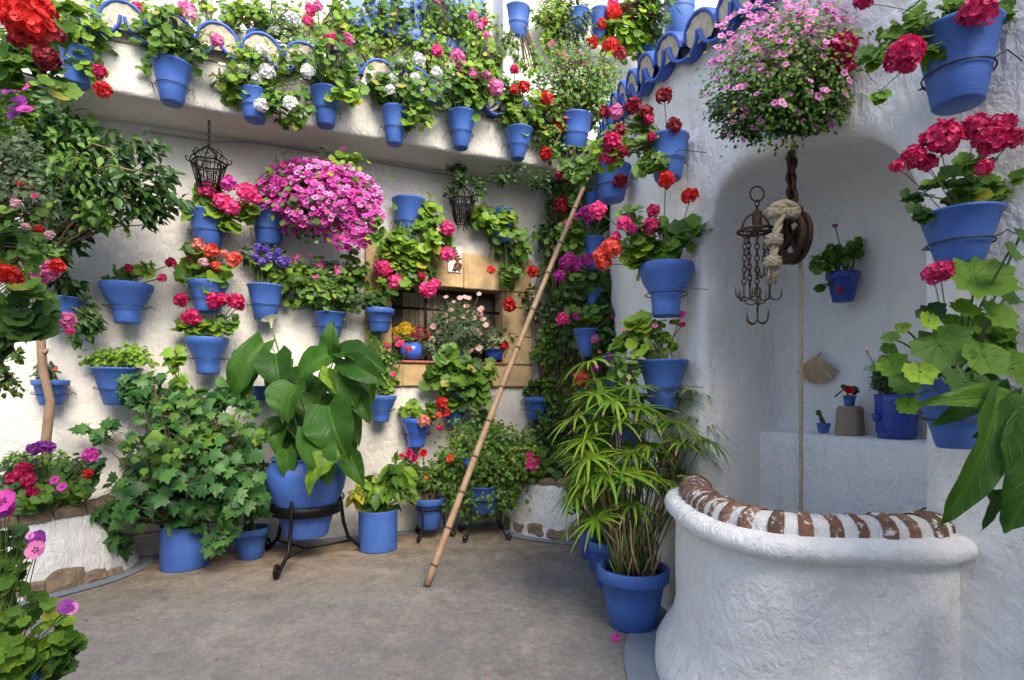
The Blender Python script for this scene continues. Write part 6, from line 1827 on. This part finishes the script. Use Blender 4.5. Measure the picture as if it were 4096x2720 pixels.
free_plant('purple petunias beside the near red geranium', 1.7, (-60, 120), [(10, 95, 18, 18, 10, 'round', 'mid', 1.1), (8, 120, 22, 10, 10, 'round', 'yg', .9)],
    [(14, 78, 16, 'purple', 's'), (20, 88, 16, 'magenta', 's'), (10, 90, 14, 'purple', 's'), (18, 104, 18, 'purple', 's'), (26, 110, 14, 'magenta', 's'), (15, 114, 14, 'purple', 's'), (6, 82, 12, 'violet', 's')], 602)
free_plant('fine grey leaved fuchsia with pale pink bells at the left edge', 2.1, (-40, 250), [(12, 155, 26, 28, 6, 'small', 'grey', 1.3), (20, 190, 30, 28, 6.5, 'small', 'grey', 1.3), (18, 228, 34, 22, 10, 'ger', 'mid', 1.0), (25, 250, 26, 16, 9, 'ger', 'mid', .9)],
    [(16, 204, 10, 'palepink'), (26, 227, 8, 'palepink'), (50, 235, 9, 'palepink'), (39, 229, 8, 'red'), (31, 188, 5, 'red', 's'), (20, 184, 6, 'red', 's'), (35, 196, 6, 'crimson', 's'), (12, 197, 6, 'palepink', 's')], 603, woody=True)
for i, (pt, lb) in enumerate((((-2, 168, 22, 200, 14), 'blue pot at the left edge under the grey fuchsia'), ((-3, 232, 24, 262, 15), 'blue pot at the left edge level with the pale pink bells'))):
    wall_plant(lb, 2.3, pt, [], [], ring=False)
free_plant('broad dark green geranium with a red head near the left edge', 1.9, (-40, 330), [(10, 300, 26, 22, 22, 'gerbig', 'dark', 1.5), (20, 328, 22, 20, 22, 'gerbig', 'dark', 1.3), (-2, 320, 20, 20, 20, 'gerbig', 'dark'), (4, 292, 24, 16, 20, 'gerbig', 'mid', 1.2)],
    [(8, 274, 20, 'brightred', 'u', .12), (-2, 272, 18, 'brightred', 'u', .12), (16, 277, 14, 'red', 'u', .1)], 604)
free_plant('pink geranium on long stems in front of the bare trunk', 2.6, (-42, 345), [(52, 262, 14, 12, 9, 'ger', 'mid', .6), (30, 278, 10, 14, 9, 'ger', 'mid', .5)],
    [(47, 272, 24, 'pink', 'u', .05), (57, 266, 14, 'brightred'), (42, 310, 14, 'pink'), (66, 320, 16, 'pink'), (70, 331, 8, 'hotpink'), (40, 276, 14, 'pink')], 605)
free_plant('small leaved trailing stem hanging at the left edge', 2.2, (-42, 335), [(8, 358, 8, 12, 7, 'small', 'mid', .9), (10, 385, 14, 8, 7, 'small', 'mid', .9), (2, 372, 8, 14, 7, 'small', 'mid', .6)], [], 606, woody=True)
free_plant('crimson and magenta geraniums filling the left bed', 3.3, (45, 515), [(20, 482, 34, 20, 9, ge, 'dark', 1.2), (62, 488, 36, 18, 9, ge, 'mid', 1.2, .1), (40, 462, 40, 12, 5, 'small', 'mid', 1.1, .15), (90, 470, 18, 20, 7, ge, 'dark', 1.0, .15), (30, 500, 30, 9, 10, ge, 'mid', 1.1, -.1)],
    [(34, 449, 12, 'purple'), (41, 447, 12, 'purple'), (50, 447, 11, 'purple'), (24.5, 470, 15, 'crimson'), (14, 479, 14, 'crimson'), (29, 480, 14, 'crimson'), (34, 493, 15, 'crimson'), (90.6, 455, 14, 'magenta'), (62, 487, 9, 'magenta', 's'), (55, 480, 9, 'magenta', 's'), (88, 473, 9, 'red')], 607)
free_plant('near geranium with mauve blooms filling the lower left corner', 1.35, (0, 700), [(12, 600, 26, 34, 15, 'gerbig', 'mid', 1.2), (25, 640, 34, 32, 15, 'gerbig', 'yg', 1.3), (0, 560, 16, 24, 14, 'gerbig', 'mid', 1.0), (40, 668, 30, 16, 14, 'gerbig', 'dark', 1.2), (62, 648, 12, 10, 13, 'gerbig', 'mid', .9), (72, 650, 6, 5, 13, 'gerbig', 'mid', .8), (28, 540, 9, 9, 6, 'small', 'grey', .8), (5, 535, 14, 10, 14, 'gerbig', 'dark')],
    [(2, 502, 24, 'magenta', 's', .06), (7, 508, 18, 'magenta', 's', .04), (0, 512, 16, 'purple', 's', .05), (38, 540, 18, 'purple', 's'), (36, 550, 17, 'pink', 's'), (66, 607, 14, 'purple', 's'), (73, 609, 12, 'petunia', 's'), (30, 536, 7, 'petunia', 's')], 608)

# the iron rack the left hand pots stand on, just outside the view
rk = thing('iron_plant_rack', (RACK[0][0].x, RACK[0][0].y, 0), 'thin black iron rack carrying the pots along the left edge', 'rack')
for pf, r__ in RACK:
    m = MB(); tube(m, [Vector((pf.x, pf.y, 0)), Vector((pf.x, pf.y, pf.z - .002))], .009, 6); m.build('post', M_IRON, rk)
    m = MB(); tube(m, [Vector((pf.x + r__ * math.cos(a), pf.y + r__ * math.sin(a), pf.z - .008)) for a in np.linspace(0, 6.28, 17)[:-1]], .006, 5, closed=True)
    for a in (0, 2.1, 4.2): tube(m, [Vector((pf.x, pf.y, pf.z - .008)), Vector((pf.x + r__ * math.cos(a), pf.y + r__ * math.sin(a), pf.z - .008))], .005, 5)
    m.build('tray_ring', M_IRON, rk)
m = MB()
pa = U(-55, 300, 2.35); tube(m, [Vector((pa.x, pa.y, 0)), Vector((pa.x, pa.y, 2.3))], .011, 6)
for yy in (180, 244):
    q = U(-3, yy, 2.3 + .03); tube(m, [Vector((pa.x, pa.y, q.z)), q], .006, 5)
m.build('side_post', M_IRON, rk)

# ---- floor plants
def floor_pot(label, cx, rimy, rw, boty, bw, blobs, fl, prof='collar', front=True, mat=None, indiv=True, group=G4, stems=True, woody=False, d=None, sf=()):
    """boty: row of the front of the foot, which stands on the floor"""
    if d is None:
        df = EYE * F / (boty - HZ); d = df * (1 + bw / 2 / F)
    by = HZ + EYE * F / d
    return wall_plant(label, d, (cx, rimy, rw, by, bw), blobs, fl, prof, sf, indiv, False, group, woody, mat, 0, stems)
floor_pot('tall blue cylinder pot with a spreading maple leaved shrub', 185, 524, 44, 573, 44,
    [(185, 430, 62, 42, 14, 'maple', 'cool', 1.15), (195, 475, 74, 36, 14, 'maple', 'cool', 1.15, -.1), (150, 500, 48, 28, 14, 'maple', 'cool', 1.1, -.15), (230, 500, 36, 30, 14, 'maple', 'cool', 1.1, -.1), (130, 535, 22, 14, 14, 'maple', 'cool', 1, -.1), (225, 540, 20, 10, 14, 'maple', 'cool', 1, -.2),
     (150, 395, 30, 14, 13, 'maple', 'cool', .9), (175, 362, 10, 22, 13, 'maple', 'yg', .7), (100, 430, 14, 12, 12, 'maple', 'cool', .7), (225, 395, 24, 16, 13, 'maple', 'cool', .9), (185, 460, 60, 44, 14, 'maple', 'dark', .8, .12), (190, 440, 70, 56, 10, 'maple', 'mid', .25, -.12), (150, 385, 40, 12, 12, 'maple', 'cool', .8), (250, 470, 18, 30, 13, 'maple', 'cool', .8)], [], 'cyl', woody=True)
floor_pot('small blue pot with a nearly bare plant between the cylinder pot and the urn', 251, 527, 34, 561, 22, [(252, 505, 12, 18, 7, 'round', 'mid', .6)], [], 'collar')
floor_pot('blue cylinder pot of yellow tipped broad leaves right of the urn', 378, 509, 38, 554, 38,
    [(378, 480, 28, 14, 17, 'ficus', 'yg', 1.3), (358, 490, 12, 9, 14, 'ficus', 'gold', .9), (390, 492, 22, 12, 14, 'ficus', 'mid', 1.0), (379, 505, 20, 6, 8, ge, 'mid', 1.4), (392, 470, 18, 9, 15, 'ficus', 'mid', .9)], [], 'cyl')
wall_plant('crimson miniature roses in a blue pot carried by the small iron tripod', d5, (429.5, 497.5, 30, 528, 20),
    [(428, 478, 25, 16, 5, 'small', 'mid', 1.2), (410, 468, 14, 12, 4.5, 'small', 'mid', .8), (442, 465, 12, 14, 5, 'small', 'mid', .9)],
    [(401, 457, 7.5, 'crimson', 'r'), (409, 453, 7.5, 'crimson', 'r'), (414, 458, 7.5, 'crimson', 'r'), (423, 453, 8, 'red', 'r'), (405, 470.5, 7.5, 'crimson', 'r'), (426, 478, 4, 'orange', 'r')], 'collar', indiv=False, ring=False, woody=True)
wall_plant('large clipped small leaved green bush in a blue pot on a thin stand', d6, (484, 485, 36, 512, 26),
    [(490, 460, 44, 32, 4.8, 'small', 'mid', 1.5), (465, 450, 28, 30, 4.8, 'small', 'mid', 1.1), (478, 492, 44, 22, 4.8, 'small', 'mid', 1.3), (515, 455, 24, 28, 4.8, 'small', 'yg', .9), (455, 478, 20, 26, 4.8, 'small', 'mid', 1.1)],
    [(451, 459, 8, 'brightred', 'r', .2)], indiv=False, ring=False, woody=True)
# small blue pot inside the bush, hung in front
wall_plant('small pale blue dish showing in the middle of the clipped bush', d6 - .28, (469, 458, 13, 465, 9), [(465, 453, 7, 4, 5, 'small', 'mid')], [], ring=False)

# papyrus
pd = EYE * F / (636 - HZ) + .12
root = thing('potted_plant', (U(633, 600, pd).x, pd, 0), 'umbrella papyrus in the large blue pot on the floor beside the well', 'potted plant', G4)
R_ = 35 * pd / F; r_ = 22.5 * pd / F; pc_ = Vector((U(633, 600, pd).x, pd, 0)); hpz = EYE - (566 - HZ) / F * pd
make_pot(root, pc_, R_, r_, hpz, 'collar', M_BLUE, n=48)
heads = [(669, 345), (590, 362), (597, 380), (594, 401), (625, 442), (600, 450), (646, 426), (698, 422), (693, 449), (606, 502), (582, 485), (665, 412), (613, 401), (683, 443), (632, 453), (577, 417), (632, 388), (652, 445), (655, 478), (610, 492), (700, 472), (680, 400), (575, 440), (640, 410), (618, 422), (660, 455), (590, 460), (705, 440), (672, 470), (605, 432), (645, 470), (585, 398), (622, 475)]
rg = random.Random(77)
heads += [(rg.uniform(570, 700), rg.uniform(385, 500)) for _ in range(30)] + [(rg.uniform(572, 640), rg.uniform(470, 520)) for _ in range(7)] + [(rg.uniform(650, 705), rg.uniform(440, 500)) for _ in range(6)]
for i, (x, y) in enumerate(heads):
    dz = rg.uniform(-.22, .20) if y > 380 else rg.uniform(-.1, .25)
    hpnt = U(x, y, pd + dz)
    st_ = MB(); b0 = pc_ + Vector((rg.uniform(-.5, .5) * R_, rg.uniform(-.5, .5) * R_, hpz - .04))
    tube(st_, curve_pts(b0, hpnt, .08 * rg.uniform(0, 1), 8), [.0042, .004, .0038, .0036, .0033, .003, .0028, .0026], 5)
    st_.build('stem', M_STEM if rg.random() < .7 else M_BAMBOO, root)
    hm = MB(); nL = rg.randint(15, 20); axis = (hpnt - b0).normalized()
    for k in range(nL):
        a = 2 * math.pi * k / nL + rg.uniform(-.15, .15); e = axis.orthogonal().normalized(); f = axis.cross(e)
        d_ = (e * math.cos(a) + f * math.sin(a)); Ln = rg.uniform(.13, .21) * (1.1 if y < 360 else 1); w = .0088; sd_ = d_.cross(axis)
        V = []; K = 6; dr = rg.uniform(.25, .75)
        for j in range(K + 1):
            t = j / K; p = hpnt + d_ * Ln * (t - .18 * t * t * dr) + Vector((0, 0, 1)) * Ln * (.28 * t - dr * t * t)
            ww = w * (1 - t ** 3) * (.5 + min(1, t * 3) * .5) + .0004
            V += [p - sd_ * ww, p + Vector((0, 0, -.0015)), p + sd_ * ww]
        fs = []
        for j in range(K): fs += [(j * 3, j * 3 + 1, j * 3 + 4, j * 3 + 3), (j * 3 + 1, j * 3 + 2, j * 3 + 5, j * 3 + 4)]
        tip_dry = rg.random() < .3
        hm.add(V, fs[:-2] if tip_dry else fs, 0)
        if tip_dry: hm.add(V[-6:], [(0, 1, 4, 3), (1, 2, 5, 4)], 1)
    hm.build('leaf_whorl', [LM('yg' if rg.random() < .8 else 'mid'), M_BAMBOO], root)
dm = MB()
for k in range(70):
    b0 = pc_ + Vector((rg.uniform(-.6, .6) * R_, rg.uniform(-.6, .6) * R_, hpz - .05))
    tube(dm, [b0, b0 + Vector((rg.uniform(-.06, .06), rg.uniform(-.05, .05), rg.uniform(.08, .34)))], [.0045, .0035], 4, rg.randint(0, 1))
dm.build('dry_stalks', [M_BAMBOO, M_STEM], root, kind='stuff')
# pots behind it
floor_pot('blue pot just behind the papyrus pot, second in the row on the floor', 609, 540, 40, 589, 24, [(600, 520, 16, 12, 7, 'small', 'dark', 1.1)], [], 'collar')
floor_pot('blue pot with dark soil, third in the row behind the papyrus', 601, 528, 36, 573, 22, [(598, 512, 14, 9, 7, 'small', 'dark', 1)], [], 'collar')
floor_pot('farthest blue pot of the row behind the papyrus, with dark small leaves', 594, 519, 34, 561, 24, [(592, 498, 20, 20, 6, 'small', 'dark', 1.3), (640, 510, 30, 24, 6, 'small', 'dark', 1.0, -.2)], [], 'cone')

# corner bed plants and the dark climber
free_plant('rose with one hot pink bloom in the corner bed', 4.55, (545, 478), [(552, 465, 24, 16, 9, ge, 'mid', 1.1), (575, 470, 22, 12, 9, ge, 'mid', 1.0), (530, 455, 16, 20, 5, 'small', 'mid', 1.0)], [(532, 464, 15, 'hotpink', 'u', .15), (530, 458, 12, 'hotpink', 'u', .15)], 610)
root = free_plant('dark jasmine climbing the corner beside the window up to the terrace', 5.05, (566, 486),
    [(556, 192, 14, 16, 5, 'small', 'mid', 1.0), (552, 225, 15, 24, 5, 'small', 'dark', 1.3), (560, 265, 18, 30, 5, 'small', 'mid', 1.4), (566, 310, 20, 34, 5.5, 'small', 'dark', 1.6), (560, 345, 22, 30, 5.5, 'small', 'mid', 1.5), (568, 390, 22, 34, 5.5, 'small', 'mid', 1.6),
     (560, 430, 26, 30, 5.5, 'small', 'dark', 1.5), (590, 322, 26, 60, 8, ge, 'mid', 1.0, -.35), (560, 250, 14, 30, 7, ge, 'mid', .9, -.2), (600, 395, 26, 34, 7, ge, 'mid', 1.0, -.5), (575, 455, 24, 24, 6, 'small', 'mid', 1.0), (536, 300, 12, 18, 5, 'small', 'dark', .8), (545, 350, 12, 20, 5, 'small', 'mid', .7), (585, 345, 16, 60, 6, ge, 'dark', .9, -.2), (552, 405, 12, 30, 6, 'small', 'mid', .8, -.1)], [], 611, name='climbing_plant', woody=True, indiv=False)
m = MB()
for k in range(6):
    x = 572 + k * 3; pts = [U(x - (k % 3) * 6 * math.sin(t * 4 + k) - 14 * t, 486 - 290 * t, 5.0 + .05 * k) for t in [i / 12 for i in range(13)]]
    for p in pts:
        o_ = wall_off(p, 'b')
        if o_ < .03: p += BN * (.03 - o_)
    tube(m, pts, .006 - .0004 * k, 5)
m.build('climbing_stems', M_WOODY, root)
free_plant('thin dark ivy trailing from the soffit over the right lantern', d2 - .02, (468, 168), [(460, 180, 13, 10, 5, 'small', 'dark', 1.2), (447, 196, 6, 14, 5, 'small', 'dark', .7), (478, 186, 10, 12, 5, 'small', 'dark', .8), (512, 174, 22, 9, 5, 'small', 'dark', .7), (540, 182, 12, 12, 5, 'small', 'dark', .9), (456, 166, 9, 6, 5, 'small', 'dark', 1)], [], 612, name='trailing_ivy', woody=True, indiv=False, maxst=0)

# fallen petals
mb = MB(); rr = random.Random(4)
spots = [(616, 641), (659, 646), (288, 581), (309, 580), (331, 578), (390, 580), (551, 556), (547, 575), (560, 580), (546, 614), (521, 560), (86, 623), (365, 588), (420, 576), (430, 575), (590, 600), (515, 590), (575, 571), (300, 608), (350, 576)]
for i, (x, y) in enumerate(spots):
    d_ = EYE * F / (y - HZ); p = U(x, y, d_); p.z = .012
    if i < 2: petals(mb, p, Vector((rr.uniform(-.8, .8), rr.uniform(-.8, 0), 1)), None, .022, .6, 0, rr, 5, .5)
    else:
        a = rr.uniform(0, 6); e = Vector((math.cos(a), math.sin(a), 0)) * .009; f = Vector((-e.y, e.x, .004)) * .7
        mb.add([p - e, p + f, p + e, p - f], [(0, 1, 2, 3)], i % 2)
for k in range(60):
    x = rr.uniform(90, 690); y = rr.uniform(560, 676)
    d_ = EYE * F / (y - HZ); p = U(x, y, d_); p.z = .011
    if p.x > .55 and p.y < 2.9: continue
    a = rr.uniform(0, 6); q = rr.uniform(.003, .008); e = Vector((math.cos(a), math.sin(a), 0)) * q; f = Vector((-e.y, e.x, .003)) * .7
    mb.add([p - e, p + f, p + e, p - f], [(0, 1, 2, 3)], rr.choice([0, 1, 2, 2]))
mb.build('fallen_petals', [FM('magenta'), FM('crimson'), M_WOODY], None, 'scattered magenta petals fallen on the concrete floor', 'petals', kind='stuff')
